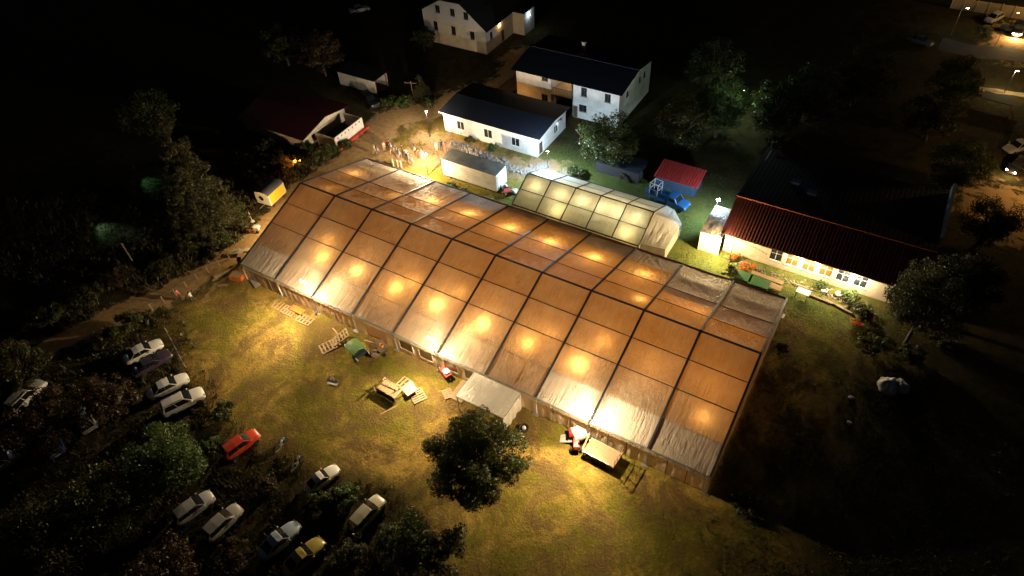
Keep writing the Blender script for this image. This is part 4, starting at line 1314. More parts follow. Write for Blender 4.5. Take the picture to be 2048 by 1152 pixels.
# flatbed pickup
def truck():
    f_, r_ = (44.00, 37.35), (38.01, 38.42)
    t = thing('flatbed_truck', 'blue flatbed truck loaded with a white frame', 'truck', ((f_[0] + r_[0]) / 2, (f_[1] + r_[1]) / 2, 0), math.atan2(f_[1] - r_[1], f_[0] - r_[0]))
    BL = paint('truck_blue', (.022, .10, .26))
    MB().prism([(1.3, .45), (3.0, .45), (3.08, .7), (3.0, 1.12), (2.2, 1.24), (1.3, 1.3)], -.85, .85).build('bonnet', BL, t, smooth=False, bevel=.10).modifiers['bevel'].segments = 3
    MB().prism([(.25, .5), (1.9, .5), (1.9, 1.24), (1.45, 1.9), (.42, 1.94), (.25, 1.3)], -.86, .86).build('cab', BL, t, bevel=.07).modifiers['bevel'].segments = 3
    MB().add([(1.90, -.70, 1.30), (1.90, .70, 1.30), (1.50, .62, 1.86), (1.50, -.62, 1.86)], [(0, 1, 2, 3)]).build('windscreen', CARGLASS, t)
    for s in (1, -1):
        MB().box((.55, s * .872 - .006, 1.28), (1.48, s * .872 + .006, 1.76)).build('side_window', CARGLASS, t)
        hl = MB().lathe([(.02, -.05), (.11, -.02), (.11, .03), (.02, .06)], 10).build('headlight', LAMPGL, t)
        hl.location = (3.03, s * .6, .86); hl.rotation_euler = (0, R(80), 0)
    MB().box((-2.9, -.95, .72), (.15, .95, .84)).build('bed', BL, t)
    for a, b_ in (((-2.9, -.95), (.15, -.91)), ((-2.9, .91), (.15, .95)), ((-2.9, -.90), (-2.86, .90))):
        MB().box((*a, .845), (*b_, 1.2)).build('side_board', BL, t)
    for x in (-2.85, -1.4, .1):
        for s in (-.92, .92):
            MB().box((x - .03, s - .03, .845), (x + .03, s + .03, 2.05)).build('rack_post', BL, t)
    for s in (-.92, .92):
        MB().beam((-2.9, s, 2.08), (.3, s, 2.08), .06, .06).build('rack_rail', BL, t)
    for x in (-1.9, 2.3):
        for s in (1, -1):
            w = MB().lathe([(.18, -.1), (.34, -.1), (.37, 0), (.34, .1), (.18, .1)], 14).build('wheel', RUBBER, t)
            w.location = (x, s * .80, .37); w.rotation_euler = (R(90), 0, 0)
            MB().lathe([(.19, -.06), (.08, -.1), (.08, .1), (.19, .06)], 10).build('rim', STEEL, w)
    fr = thing('garden_gazebo', 'white tube frame standing on the blue flatbed truck', 'tube frame', (t.location.x, t.location.y, .85), t.rotation_euler.z)
    for x in (-2.5, -1.3):
        for y in (-.6, .6):
            MB().box((x - .04, y - .04, 0), (x + .04, y + .04, 1.9)).build('upright', WHITEM, fr)
    for z in (.9, 1.85):
        for y in (-.6, .6):
            MB().box((-2.5, y - .03, z - .03), (-1.3, y + .03, z + .03)).build('rail', WHITEM, fr)
        for x in (-2.5, -1.3):
            MB().box((x - .03, -.6, z - .034), (x + .03, .6, z + .026)).build('rail', WHITEM, fr)
truck()

# yellow box trailer
def box_trailer():
    a_, b_ = (-7.52, 11.96), (-7.79, 14.34)
    yaw = math.atan2(b_[1] - a_[1], b_[0] - a_[0])
    t = thing('box_trailer', 'box trailer with bright yellow side and round end window', 'trailer', a_, yaw)
    t.scale = (1.15, 1.15, 1.15)
    L, D, h = 3.0, 2.1, 2.15
    CR = pm('trailer_cream', (.62, .57, .46), (.5, .45, .35), 1.5, .5)
    MB().prism([(0, .45), (D, .45), (D, 1.9), (D - .2, h), (D / 2, h + .1), (.2, h), (0, 1.9)], 0, .06).build('end_wall', CR, t, loc=(.06, 0, 0)).rotation_euler = (0, 0, R(90))
    MB().prism([(0, .45), (D, .45), (D, 1.9), (D - .2, h), (D / 2, h + .1), (.2, h), (0, 1.9)], 0, .06).build('end_wall', CR, t, loc=(L, 0, 0)).rotation_euler = (0, 0, R(90))
    MB().box((.061, .0, .45), (L - .061, .06, 1.9)).build('side_wall', CR, t)
    MB().box((.25, -.025, .6), (L - .25, -.002, 1.85)).build('side_panel', pm('yellow_panel', (.75, .50, .03), (.62, .40, .03), 2, .5), t)
    MB().box((.061, D - .06, .45), (L - .061, D, 1.9)).build('side_wall', CR, t)
    pr = [(0, 1.9), (.2, h), (D / 2, h + .1), (D - .2, h), (D, 1.9)]
    vs = [(x, y, z + .02) for x in (-.03, L + .03) for y, z in pr]
    MB().add(vs, [(k, k + 1, k + 6, k + 5) for k in range(4)]).build('roof', pm('trailer_roof', (.10, .11, .14), (.07, .07, .09), 1.5, .6), t, smooth=True)
    MB().box((.1, .1, .38), (L - .1, D - .1, .448)).build('chassis', DARKM, t)
    o = MB().lathe([(.02, .0), (.30, .0), (.34, .03), (.30, .05)], 16).build('end_window', CARGLASS, t)
    o.location = (-.02, D * .55, 1.35); o.rotation_euler = (0, R(-90), 0)
    for x in (.45, L - .45):
        for y in (.08, D - .08):
            w = MB().lathe([(.12, -.07), (.24, -.07), (.27, 0), (.24, .07), (.12, .07)], 12).build('wheel', RUBBER, t)
            w.location = (x, y, .27); w.rotation_euler = (R(90), 0, 0)
    MB().tube([(0, D / 2, .42), (-.9, D / 2, .45)], .04, 6).build('drawbar', STEEL, t)
box_trailer()

# ------------------------------------------------------------------ pallets, timber and other things on the lawn
def pallet(loc, yaw, label, tilt=(0, 0), n=5, L=1.9, W=1.25, group='timber pallets', z=0.0, m=None):
    t = thing('pallet', label, 'pallet', (loc[0], loc[1], z), yaw, group)
    t.rotation_euler = (tilt[0], tilt[1], yaw)
    m = m or WOOD
    for k in range(3):
        MB().box((-L / 2, -W / 2 + (W - .11) * k / 2, .01), (L / 2, -W / 2 + (W - .11) * k / 2 + .11, .10)).build('bearer', m, t)
    me = MB().box((-.085, -W / 2, 0), (.085, W / 2, .028)).mesh('slat')
    me.materials.append(m)
    for k in range(n):
        o = bpy.data.objects.new('slat', me)
        col.objects.link(o); o.parent = t
        o.location = (-L / 2 + .085 + (L - .17) * k / (n - 1), random.uniform(-.015, .015), .104)
        o.rotation_euler = (0, 0, random.uniform(-.02, .02))
    return t
def plank(loc, yaw, L, label, w=.16, th=.04, z=0.0, m=None, tilt=0.0, group='loose planks'):
    o = MB().box((-L / 2, -w / 2, 0), (L / 2, w / 2, th)).build('plank', m or WOOD, None, bevel=.006)
    o.location = (loc[0], loc[1], z + .006); o.rotation_euler = (0, tilt, yaw)
    return tag(o, label, 'plank', group)
def cloth_blob(name, loc, size, label, cat, mat, yaw=0.0, seed=0.0, z=0.0, n=16, lump=.3, group=None):
    """rounded heap of cloth or sacking with folds"""
    vs, fs = [], []
    sx, sy, sz = size
    for j in range(n + 1):
        ph = math.pi / 2 * j / n
        for i in range(2 * n):
            th_ = math.pi * i / n
            c_, s_ = math.cos(ph), math.sin(ph)
            ex = math.copysign(abs(math.cos(th_)) ** .75, math.cos(th_))
            ey = math.copysign(abs(math.sin(th_)) ** .75, math.sin(th_))
            k = 1 + lump * noise.noise(Vector((ex * 1.6 + seed, ey * 1.6, s_ * 1.6 + seed)))
            vs.append((sx * ex * c_ ** .6 * k, sy * ey * c_ ** .6 * k, max(0, sz * s_ * (k * .7 + .3))))
    for j in range(n):
        for i in range(2 * n):
            fs.append((j * 2 * n + i, j * 2 * n + (i + 1) % (2 * n), (j + 1) * 2 * n + (i + 1) % (2 * n), (j + 1) * 2 * n + i))
    o = MB().add(vs, fs).build(name, mat, None, smooth=True)
    o.location = (loc[0], loc[1], z); o.rotation_euler = (0, 0, yaw)
    return tag(o, label, cat, group)
ORANGE = pm('orange_cloth', (.62, .14, .02), (.45, .09, .015), 3, .8, 0, .4, 12)
GREENT = pm('green_tarp', (.10, .20, .05), (.06, .14, .035), 2, .6, 0, .5, 8)
WHITEC = pm('white_sheeting', (.48, .44, .37), (.32, .28, .22), 2, .7, 0, .6, 7)
GREYB = pm('grey_board', (.34, .31, .28), (.22, .2, .18), 3, .8)

pallet((8.61, -1.55), R(0), 'timber pallet under the orange blanket beside the tent wall')
pallet((11.38, -1.72), R(0), 'timber pallet right of the orange blanket', L=2.1)
for k, p_ in enumerate(((6.68, -1.45), (7.19, -1.46), (6.11, -1.47))):
    plank(p_, R(88 + 5 * k), 1.3, f'loose plank left of the orange blanket, {("nearest the blanket", "middle one", "farthest left")[(1, 0, 2)[k]]}')
def drape(name, loc, sx, sy, h, label, cat, mat, yaw=0.0, seed=0.0, drop=.4, z0=.02):
    """sheet lying over something h high, its edges hanging"""
    n = 22
    vs, fs = [], []
    for j in range(n + 1):
        for i in range(n + 1):
            u, v = i / n * 2 - 1, j / n * 2 - 1
            e = max(abs(u), abs(v))
            hang = max(0.0, e - .72) / .28
            z = h - drop * hang ** 1.4 + .06 * noise.noise(Vector((u * 2.2 + seed, v * 2.2, seed))) + .05 * hang * math.sin((u * 6 + v * 7) * 2)
            k = 1 - .10 * hang
            vs.append((sx / 2 * u * k, sy / 2 * v * k, max(z0, z)))
    for j in range(n):
        for i in range(n):
            a = j * (n + 1) + i
            fs.append((a, a + 1, a + n + 2, a + n + 1))
    o = MB().add(vs, fs).build(name, mat, None, smooth=True)
    sd = o.modifiers.new('solid', 'SOLIDIFY'); sd.thickness = .015
    o.location = (loc[0], loc[1], 0); o.rotation_euler = (0, 0, yaw)
    return tag(o, label, cat)
drape('blanket', (9.54, -1.06), 2.2, 1.0, .34, 'orange blanket thrown over the pallets by the tent wall', 'blanket', ORANGE, 0, 3, .2, .15)
pallet((16.77, -3.36), R(62), 'pallet lying flat left of the green covered cart', n=6, L=2.3, W=1.5)
pallet((17.36, -2.03), R(58), 'pallet leaning on the tent side of the flat one', (R(0), R(-24)), n=6, L=2.2, z=.45)
plank((16.02, -1.46), R(-20), 1.5, 'plank across the top end of the flat pallet', z=.14)

# cart with green cover
def cart():
    t = thing('covered_cart', 'two wheeled cart under a faded green cover', 'cart', (20.41, -2.73), R(-18))
    MB().prism([(-.95, .45), (.95, .45), (1.1, 1.0), (-1.1, 1.0)], -.7, .7).build('tub', pm('cart_tub', (.03, .04, .05), (.02, .025, .03), 3, .5), t)
    for s in (-.74, .74):
        MB().beam((-1.3, s, 1.02), (1.6, s, .85), .06, .06).build('rail', WHITEM, t)
    MB().beam((-1.3, -.74, 1.02), (-1.3, .74, 1.02), .06, .06).build('rail', WHITEM, t)
    for s in (-.85, .85):
        w = MB().lathe([(.24, -.06), (.36, -.06), (.38, 0), (.36, .06), (.24, .06)], 16).build('wheel', RUBBER, t)
        w.location = (.75, s, .38); w.rotation_euler = (R(90), 0, 0)
        MB().lathe([(.25, -.03), (.06, -.06), (.06, .06), (.25, .03)], 12).build('rim', STEEL, w)
    MB().beam((-.9, 0, 0), (-.9, 0, .46), .08, .08).build('stand', STEEL, t)
    n = 12
    vs = []
    for j in range(n + 1):
        for i in range(n + 1):
            u, v = i / n * 2 - 1, j / n * 2 - 1
            vs.append((u * 1.0 - .15, v * .85, 1.55 - .34 * abs(v) ** 1.6 - .12 * u * u + .05 * noise.noise(Vector((u * 3, v * 3, 2)))))
    MB().add(vs, [(j * (n + 1) + i, j * (n + 1) + i + 1, (j + 1) * (n + 1) + i + 1, (j + 1) * (n + 1) + i) for j in range(n) for i in range(n)]).build('cover', GREENT, t, smooth=True)
    for x in (-1.0, .7):
        MB().tube([(x, -.72, .9), (x, -.7, 1.2), (x, 0, 1.54), (x, .7, 1.2), (x, .72, .9)], .02, 6).build('hoop', STEEL, t)
cart()
def hoop_trolley():
    t = thing('hand_trolley', 'bent tube hand trolley with red grip on the lawn', 'trolley', (20.32, -7.05), R(10))
    for x in (-.35, .35):
        MB().tube([(x, 0, .25), (x, .02, 1.0), (x + .05, .05, 1.25), (x + .2, .05, 1.32)], .035, 8).build('upright', WHITEM, t)
    MB().box((-.5, -.12, .16), (.55, .2, .24)).build('base', DARKM, t)
    MB().box((-.3, -.5, .08), (.9, -.12, .13)).build('toe_plate', STEEL, t)
    MB().tube([(.55, .05, 1.0), (.55, .05, 1.25)], .06, 8).build('grip', REDP, t)
    MB().beam((.35, .05, 1.15), (.55, .05, 1.12), .03, .03).build('grip_arm', STEEL, t)
    for x in (-.45, .5):
        w = MB().lathe([(.05, -.04), (.15, -.04), (.16, .04), (.05, .04)], 12).build('wheel', RUBBER, t)
        w.location = (x, .1, .16); w.rotation_euler = (0, R(90), 0)
hoop_trolley()
def trestle():
    t = thing('timber_platform', 'raised timber platform with crossed poles on the lawn', 'platform', (27.22, -5.41), R(-4))
    for k in range(7):
        MB().box((-1.25 + .36 * k, -.55, .95), (-.94 + .36 * k, .75, .99)).build('board', WOOD, t)
    for x in (-1.2, 1.15):
        for y in (-.5, .68):
            MB().box((x - .05, y - .05, 0), (x + .05, y + .05, .95)).build('leg', WOOD, t)
    MB().box((-1.25, -.62, .2), (1.2, -.56, .9)).build('shade_panel', DARKM, t)  # dark panel standing for the shade under the boards
    MB().beam((-1.6, .2, .9), (-.9, 1.1, 2.1), .09, .09).build('pole', WOOD, t)
    MB().beam((-1.5, 1.0, .9), (-.8, .1, 2.0), .09, .09).build('pole', WOOD, t)
    MB().beam((-1.25, .62, 1.55), (.9, .62, 1.35), .08, .08).build('pole', WOOD, t)
    MB().beam((.9, .62, .95), (.9, .62, 1.75), .09, .09).build('pole', WOOD, t)
    MB().beam((-2.3, -.2, .03), (-1.2, -.9, .9), .08, .08).build('pole', WOODG, t)
trestle()
pallet((27.68, -3.53), R(-8), 'pallet behind the raised timber platform', n=4, L=1.5, W=1.4, z=.0)
pallet((29.86, -4.12), R(-30), 'pallet lying right of the mottled board', n=6, L=1.7, W=1.5)
o = MB().box((-.85, -.65, 0), (.85, .65, .03)).build('board', pm('mottled_board', (.45, .38, .30), (.22, .14, .09), 7, .8))
o.location = (*(28.72, -4.01), .42); o.rotation_euler = (R(6), R(-12), R(-25))
tag(o, 'mottled pinkish board propped between the two pallets', 'board')
plank((28.22, -7.04), R(-118), 2.0, 'thin plank lying below the raised platform', .1)
def machine():
    t = thing('red_barrow', 'red barrow with white box standing at the tent wall', 'barrow', (31.05, -0.49), R(-25))
    MB().prism([(-.6, .35), (.5, .35), (.75, .85), (-.8, .85)], -.4, .4).build('tray', REDP, t)
    MB().box((-.2, -.3, .852), (.5, .3, 1.05)).build('box', WHITEM, t)
    w = MB().lathe([(.08, -.06), (.22, -.06), (.24, 0), (.22, .06), (.08, .06)], 14).build('wheel', RUBBER, t)
    w.location = (.85, 0, .24); w.rotation_euler = (R(90), 0, 0)
    for s in (-.3, .3):
        MB().beam((.8, s * .3, .26), (-1.2, s, .8), .04, .04).build('handle', STEEL, t)
        MB().beam((-.4, s, .0), (-.4, s, .4), .04, .04).build('leg', STEEL, t)
machine()
dk = thing('plank_deck', 'plank step in front of the canopy entrance', 'deck', (32.9, -2.7, 0))
for k in range(9):
    MB().box((0, .29 * k, .09), (1.6, .29 * k + .25, .13)).build('board', WOOD, dk)
for x in (.1, 1.4):
    MB().box((x, 0, 0), (x + .1, 2.6, .088)).build('bearer', WOOD, dk)
pallet((32.55, -2.37), R(-35), 'pale pallet left of the plank step', n=5, L=1.2, W=1.0)
tb = thing('round_tub', 'black round tub with pale lid right of the tent entrance', 'tub', (41.81, -2.23))
MB().lathe([(.42, 0), (.50, .05), (.52, .3), (.46, .32), (.40, .26), (.38, .12)], 20).build('tub', RUBBER, tb)
MB().lathe([(.2, .0), (.22, .30), (.16, .36), (.02, .38)], 14).build('lid', WHITEM, tb)

def tractor():
    t = thing('small_tractor', 'small red tractor with crumpled white sheet over its seat', 'tractor', (47.09, -1.05), R(-62))
    RD = paint('tractor_red', (.20, .018, .014))
    MB().prism([(.2, .55), (1.25, .50), (1.32, .75), (1.2, 1.02), (.2, 1.12)], -.30, .30).build('bonnet', RD, t, bevel=.06)
    MB().box((-.8, -.22, .45), (.3, .22, .75)).build('chassis', DARKM, t)
    for s in (1, -1):
        w = MB().lathe([(.28, -.14), (.50, -.14), (.54, 0), (.50, .14), (.28, .14)], 18).build('wheel', RUBBER, t)
        w.location = (-.55, s * .52, .54); w.rotation_euler = (R(90), 0, 0)
        MB().lathe([(.30, -.08), (.08, -.12), (.08, .12), (.30, .08)], 12).build('rim', WHITEM, w)
        w = MB().lathe([(.15, -.09), (.28, -.09), (.30, 0), (.28, .09), (.15, .09)], 14).build('wheel', RUBBER, t)
        w.location = (.95, s * .45, .30); w.rotation_euler = (R(90), 0, 0)
        MB().prism([(-1.1, .95), (-.9, 1.14), (-.2, 1.14), (0, .95), (-.1, .92), (-.25, 1.08), (-.85, 1.08), (-1.0, .92)], s * .52 - .17, s * .52 + .17).build('mudguard', RD, t)
    MB().tube([(.15, 0, 1.1), (-.1, 0, 1.35)], .025, 6).build('steering_column', DARKM, t)
    MB().tube([(-.12 + .17 * math.cos(a_), .17 * math.sin(a_), 1.36 + .06 * math.cos(a_)) for a_ in [k * math.pi / 6 for k in range(13)]], .015, 6).build('steering_wheel', DARKM, t)
    MB().box((-.75, -.25, .78), (-.35, .25, .9)).build('seat', RUBBER, t, bevel=.04)
    MB().tube([(.9, .2, 1.0), (.9, .2, 1.5)], .03, 6).build('exhaust', DARKM, t)
tractor()
o = drape('dust_sheet', (47.14, -0.50), 1.8, 1.7, 1.25, 'crumpled white sheet over the seat of the red tractor', 'sheet', WHITEC, R(-40), 6, .5, .3)
plank((46.24, -1.25), R(20), 1.5, 'pale grey board leaning left of the red tractor', .9, .03, .25, GREYB, R(-14), None)
def plank_trailer():
    t = thing('plank_trailer', 'timber decked trailer with tall tailgate rack', 'trailer', (50.10, -1.42), R(-3))
    for k in range(9):
        MB().box((-1.65, -.80 + .19 * k, 1.0), (1.65, -.80 + .19 * k + .175, 1.04 + .004 * (k % 2))).build('deck_board', WOOD, t)
    for s in (-.82, .92):
        MB().box((-1.7, s - .03, .88), (1.7, s + .03, .995)).build('side_rail', STEEL, t)
    for x in (-1.6, 1.6):
        for s in (-.75, .85):
            MB().box((x - .04, s - .04, 0), (x + .04, s + .04, .88)).build('leg', DARKM, t)
    for x in (-.4, .5):
        for s in (-.7, .8):
            w = MB().lathe([(.12, -.08), (.28, -.08), (.30, 0), (.28, .08), (.12, .08)], 14).build('wheel', RUBBER, t)
            w.location = (x, s, .30); w.rotation_euler = (R(90), 0, 0)
    for s in (-.8, -.25, .33, .9):
        MB().box((1.66, s - .025, .9), (1.71, s + .025, 2.1)).build('tailgate_bar', DARKM, t)
    for z in (1.4, 2.1):
        MB().box((1.712, -.85, z - .03), (1.75, .95, z + .03)).build('tailgate_rail', WOOD, t)
    MB().beam((-1.75, -.75, 1.05), (-1.9, .9, 1.6), .16, .16).build('headboard', WOOD, t)
plank_trailer()

# heap at the left front corner of the tent
for k, (p_, yaw, L) in enumerate((((-3.50, -0.49), 60, 2.2), ((-3.38, 0.09), 62, 2.2), ((-3.55, -1.03), 58, 2.0))):
    t = thing('timber_stack', ('middle', 'right hand', 'left hand')[k] + ' stack of short timbers by the left tent corner', 'timber stack', p_, R(yaw), 'timber stacks')
    for q in range(3):
        MB().box((-L / 2, -.16, .02 + .16 * q), (L / 2, .16 - .02 * q, .16 + .16 * q)).build('timber', (WOOD, WOODG)[q % 2], t)
t = thing('orange_crate', 'bright orange slatted crate by the left tent corner', 'crate', (-1.38, -0.41), R(20))
for k in range(4):
    for y in (-.55, .52):
        MB().box((-.8, y, .02 + .16 * k), (.8, y + .03, .13 + .16 * k)).build('slat', ORANGE, t)
    for x in (-.83, .80):
        MB().box((x, -.519, .02 + .16 * k), (x + .03, .519, .13 + .16 * k)).build('slat', ORANGE, t)
for k in range(5):
    MB().box((-.78, -.5 + .21 * k, .66), (.78, -.34 + .21 * k, .69)).build('lid_board', WOOD, t)
for k, (p_, yaw, s, lab) in enumerate((((-4.86, 3.06), 20, (1.5, .8), 'pale board lying left of the tent gable, near the crate'), ((-4.01, 4.04), 25, (1.2, .6), 'pale board tucked against the tent gable'), ((1.39, 0.03), -22, (2.2, .9), 'grey sheet leaning at the first tent post'), ((-2.02, -2.35), 40, (1.3, .35), 'short pale board in front of the orange crate'), ((-3.74, -2.04), 70, (.7, .4), 'white scrap left of the orange crate'))):
    o = MB().box((-s[0] / 2, -s[1] / 2, 0), (s[0] / 2, s[1] / 2, .03)).build('board', (WHITEC, WHITEC, GREYB, WOOD, WHITEC)[k])
    o.location = (*p_, .12 + .25 * (k in (0, 2))); o.rotation_euler = (R((8, 4, 14, 3, 0)[k]), R(5), R(yaw))
    tag(o, lab, 'board', 'loose boards by the tent corner')
t = thing('dark_barrel', 'dark open barrel beside the tent gable', 'barrel', (-3.08, 1.72))
MB().lathe([(.30, 0), (.36, .3), (.36, .6), (.30, .9), (.26, .9), (.26, .5)], 16).build('barrel', DARKM, t)

# wheeled machine with round sign by the path
def mower():
    t = thing('ride_on_mower', 'pale ride on mower with orange panels beside the path', 'mower', (-6.37, 7.24), R(30))
    MB().prism([(.1, .4), (.95, .38), (1.0, .6), (.85, .85), (.1, .9)], -.35, .35).build('bonnet', WHITEM, t, bevel=.06)
    MB().box((-.9, -.4, .3), (.1, .4, .55)).build('deck', pm('mower_orange', (.55, .10, .02), (.4, .07, .02), 3, .5), t, bevel=.05)
    MB().box((-.75, -.25, .56), (-.3, .25, .7)).build('seat', RUBBER, t, bevel=.04)
    MB().box((-.85, -.25, .56), (-.75, .25, 1.05)).build('backrest', RUBBER, t, bevel=.03)
    MB().tube([(.05, 0, .85), (-.15, 0, 1.1)], .025, 6).build('steering_column', DARKM, t)
    for x, rr in ((-.6, .32), (.7, .24)):
        for s in (1, -1):
            w = MB().lathe([(rr * .5, -.1), (rr * .92, -.1), (rr, 0), (rr * .92, .1), (rr * .5, .1)], 14).build('wheel', RUBBER, t)
            w.location = (x, s * .5, rr); w.rotation_euler = (R(90), 0, 0)
mower()
t = thing('round_sign', 'round orange red sign disc on a pale post above the mower', 'sign', (-8.07, 8.62), R(-20))
MB().tube([(0, 0, 0), (0, 0, 1.7)], .035, 8).build('post', WHITEM, t)
o = MB().lathe([(.01, -.02), (.34, -.02), (.36, 0), (.34, .02), (.01, .02)], 20).build('disc', pm('sign_orange', (.60, .09, .03), (.5, .07, .03), 5, .5), t)
o.location = (0, -.06, 1.95); o.rotation_euler = (R(65), 0, 0)
o = MB().box((-.3, -.012, -.05), (.3, 0, .05)).build('sign_bar', WHITEM, o)
o.rotation_euler = (R(-90), 0, 0); o.location = (0, 0, .034)
MB().lathe([(.3, 0), (.3, .1), (.06, .14), (.05, .3)], 12).build('foot', WHITEM, t)
# wooden hutch under the conifer
t = thing('wooden_hutch', 'small brown wooden hutch under the tall conifer', 'hutch', (-12.05, 3.41), R(10))
MB().box((-.9, -.6, .3), (.9, .6, 1.3)).build('body', WOOD, t)
MB().prism([(-1.05, 1.302), (1.05, 1.302), (1.05, 1.36), (0, 1.75), (-1.05, 1.36)], -.75, .75).build('roof', pm('hutch_roof', (.33, .19, .07), (.22, .12, .05), 4, .8), t)
for x in (-.8, .8):
    for y in (-.5, .5):
        MB().box((x - .06, y - .06, 0), (x + .06, y + .06, .298)).build('leg', WOOD, t)
MB().box((-.35, -.63, .45), (.35, -.602, 1.15)).build('door', FRAMED, t)

# bulk bags on the right
BAG = pm('woven_bag', (.62, .64, .66), (.42, .43, .45), 3, .7, 0, .5, 14)
cloth_blob('bulk_bag', (71.99, 19.88), (.85, .95, 1.2), 'slumped white bulk bag, left of the pair', 'bag', BAG, R(20), 3, group='white bulk bags')
cloth_blob('bulk_bag', (73.01, 20.57), (1.0, .7, .85), 'white bulk bag with raised corner, right of the pair', 'bag', BAG, R(-10), 8, group='white bulk bags')
cloth_blob('litter_bag', (69.19, 16.95), (.3, .22, .2), 'small pale bag lying in the dark grass', 'bag', BAG, 0, 5)
o = cloth_blob('litter_scrap', (63.96, 12.99), (.16, .12, .06), 'tiny white scrap in the dark beside the tent gable', 'litter', WHITEC, 0, 9)
cloth_blob('litter_bag', (69.67, 13.82), (.25, .2, .15), 'dim blue grey scrap low in the dark field', 'litter', BAG, 0, 7)

# garden in front of the long building
def table(loc, yaw, sx, sy, h, label, top, name='garden_table', nb=5, group='garden tables'):
    t = thing(name, label, 'table', loc, yaw, group)
    for k in range(nb):
        MB().box((-sx / 2, -sy / 2 + sy / nb * k, h - .04), (sx / 2, -sy / 2 + sy / nb * (k + 1) - .012, h)).build('top_board', top, t)
    for x in (-sx / 2 + .1, sx / 2 - .1):
        for y in (-sy / 2 + .08, sy / 2 - .08):
            MB().box((x - .04, y - .04, 0), (x + .04, y + .04, h - .042)).build('leg', WOODG, t)
    return t
table((61.22, 28.74), R(-5), 1.5, .95, .95, 'white topped garden table standing on its own', WHITEM)
table((58.04, 28.54), R(-4), 1.7, .9, .5, 'low pale bench table at the corner of the green tables', WOOD)
GREENTOP = pm('green_table_top', (.03, .10, .035), (.02, .07, .025), 3, .6)
table((54.15, 28.58), 0, 2.4, 1.6, .55, 'dark green table nearest the orange flowers', GREENTOP, nb=2, group='green tables')
table((56.32, 28.38), 0, 2.4, 1.6, .55, 'dark green table nearest the pale bench', GREENTOP, nb=2, group='green tables')
t = thing('long_bench', 'long pale plank bench along the flower bed', 'bench', (56.90, 29.63), R(-3))
for k in range(3):
    MB().box((-1.9, -.3 + .2 * k, .42), (1.9, -.12 + .2 * k, .46)).build('seat_board', WOOD, t)
for x in (-1.6, 0, 1.6):
    MB().box((x - .05, -.25, 0), (x + .05, .25, .418)).build('leg', WOODG, t)
for k, (p_, L, yw) in enumerate((((63.18, 29.23), 2.6, -6), ((64.51, 29.23), 2.4, -12), ((66.03, 28.80), 2.2, -14), ((60.65, 30.28), 1.8, -4))):
    t = MB().tube([(-L / 2, 0, .13), (L / 2, 0, .13)], [.14, .12], 9).build('log', WOODG)
    t.location = (*p_, 0); t.rotation_euler = (0, 0, R(yw))
    tag(t, 'log edging the bed, ' + ('below the white planter', 'second from the white planter', 'farthest right', 'nearest the white garden table')[k], 'log', 'edging logs')
for k, p_ in enumerate(((63.27, 30.73), (64.82, 30.82))):
    t = thing('white_planter', ('white rounded planter under the fourth window', 'white rounded planter under the last window')[k], 'planter', p_, 0, 'white planters')
    MB().lathe([(.22, 0), (.36, .15), (.42, .35), (.36, .45), (.3, .42), (.28, .3)], 16).build('bowl', WHITEM, t, smooth=True)
    MB().tube([(.3, 0, .35), (.55, 0, .55), (.62, 0, .8), (.8, 0, .82)], [.12, .08, .06, .03], 8).build('neck', WHITEM, t, smooth=True)
# quad by the container
def quad():
    t = thing('quad_bike', 'red and white quad bike beside the white container', 'quad bike', (20.25, 29.98), R(-40))
    MB().box((-.7, -.25, .45), (.6, .25, .7)).build('chassis', DARKM, t, bevel=.05)
    MB().prism([(.1, .7), (.95, .65), (.9, .85), (.1, .98)], -.42, .42).build('front_body', REDP, t, bevel=.07)
    MB().prism([(-1.0, .75), (-.2, .72), (-.2, .92), (-.95, .9)], -.45, .45).build('rear_body', WHITEM, t, bevel=.07)
    MB().box((-.6, -.18, .93), (.05, .18, 1.05)).build('seat', RUBBER, t, bevel=.05)
    MB().tube([(.1, -.4, 1.2), (.2, 0, 1.15), (.1, .4, 1.2)], .02, 6).build('handlebar', DARKM, t)
    for x in (-.65, .62):
        for s in (1, -1):
            w = MB().lathe([(.12, -.12), (.28, -.12), (.31, 0), (.28, .12), (.12, .12)], 14).build('wheel', RUBBER, t)
            w.location = (x, s * .5, .31); w.rotation_euler = (R(90), 0, 0)
quad()
cloth_blob('white_sack', (21.15, 30.68), (.6, .5, .5), 'pale sack behind the quad bike', 'sack', WHITEC, 0, 4)

# dark clutter under the open third bay
t = thing('junk_barrow', 'dark barrow with orange bucket under the open tent bay', 'barrow', (22.53, -0.94), R(-30))
MB().prism([(-.7, .3), (.6, .3), (.9, .75), (-.9, .75)], -.5, .5).build('tray', FRAMED, t)
MB().lathe([(.18, .0), (.24, .4), (.22, .4), (.17, .05)], 12, (.2, 0, .76)).build('bucket', pm('amber_bucket', (.55, .25, .03), (.4, .18, .03), 4, .5), t)
w = MB().lathe([(.08, -.06), (.24, -.06), (.26, 0), (.24, .06), (.08, .06)], 14).build('wheel', RUBBER, t)
w.location = (1.0, 0, .26); w.rotation_euler = (R(90), 0, 0)
plank((20.99, -0.93), R(20), 1.6, 'white pipe leaning by the open tent bay', .07, .07, .5, WHITEM, R(18), None)
t = thing('cable_drum', 'wooden cable drum right of the green covered cart', 'drum', (22.42, -1.98), R(30))
for s in (-.25, .25):
    w = MB().lathe([(.02, -.03), (.42, -.03), (.42, .03), (.02, .03)], 18).build('flange', WOODG, t)
    w.location = (0, s, .42); w.rotation_euler = (R(90), 0, 0)
w = MB().lathe([(.2, -.22), (.2, .22)], 14).build('core', RUBBER, t)
w.location = (0, 0, .42); w.rotation_euler = (R(90), 0, 0)

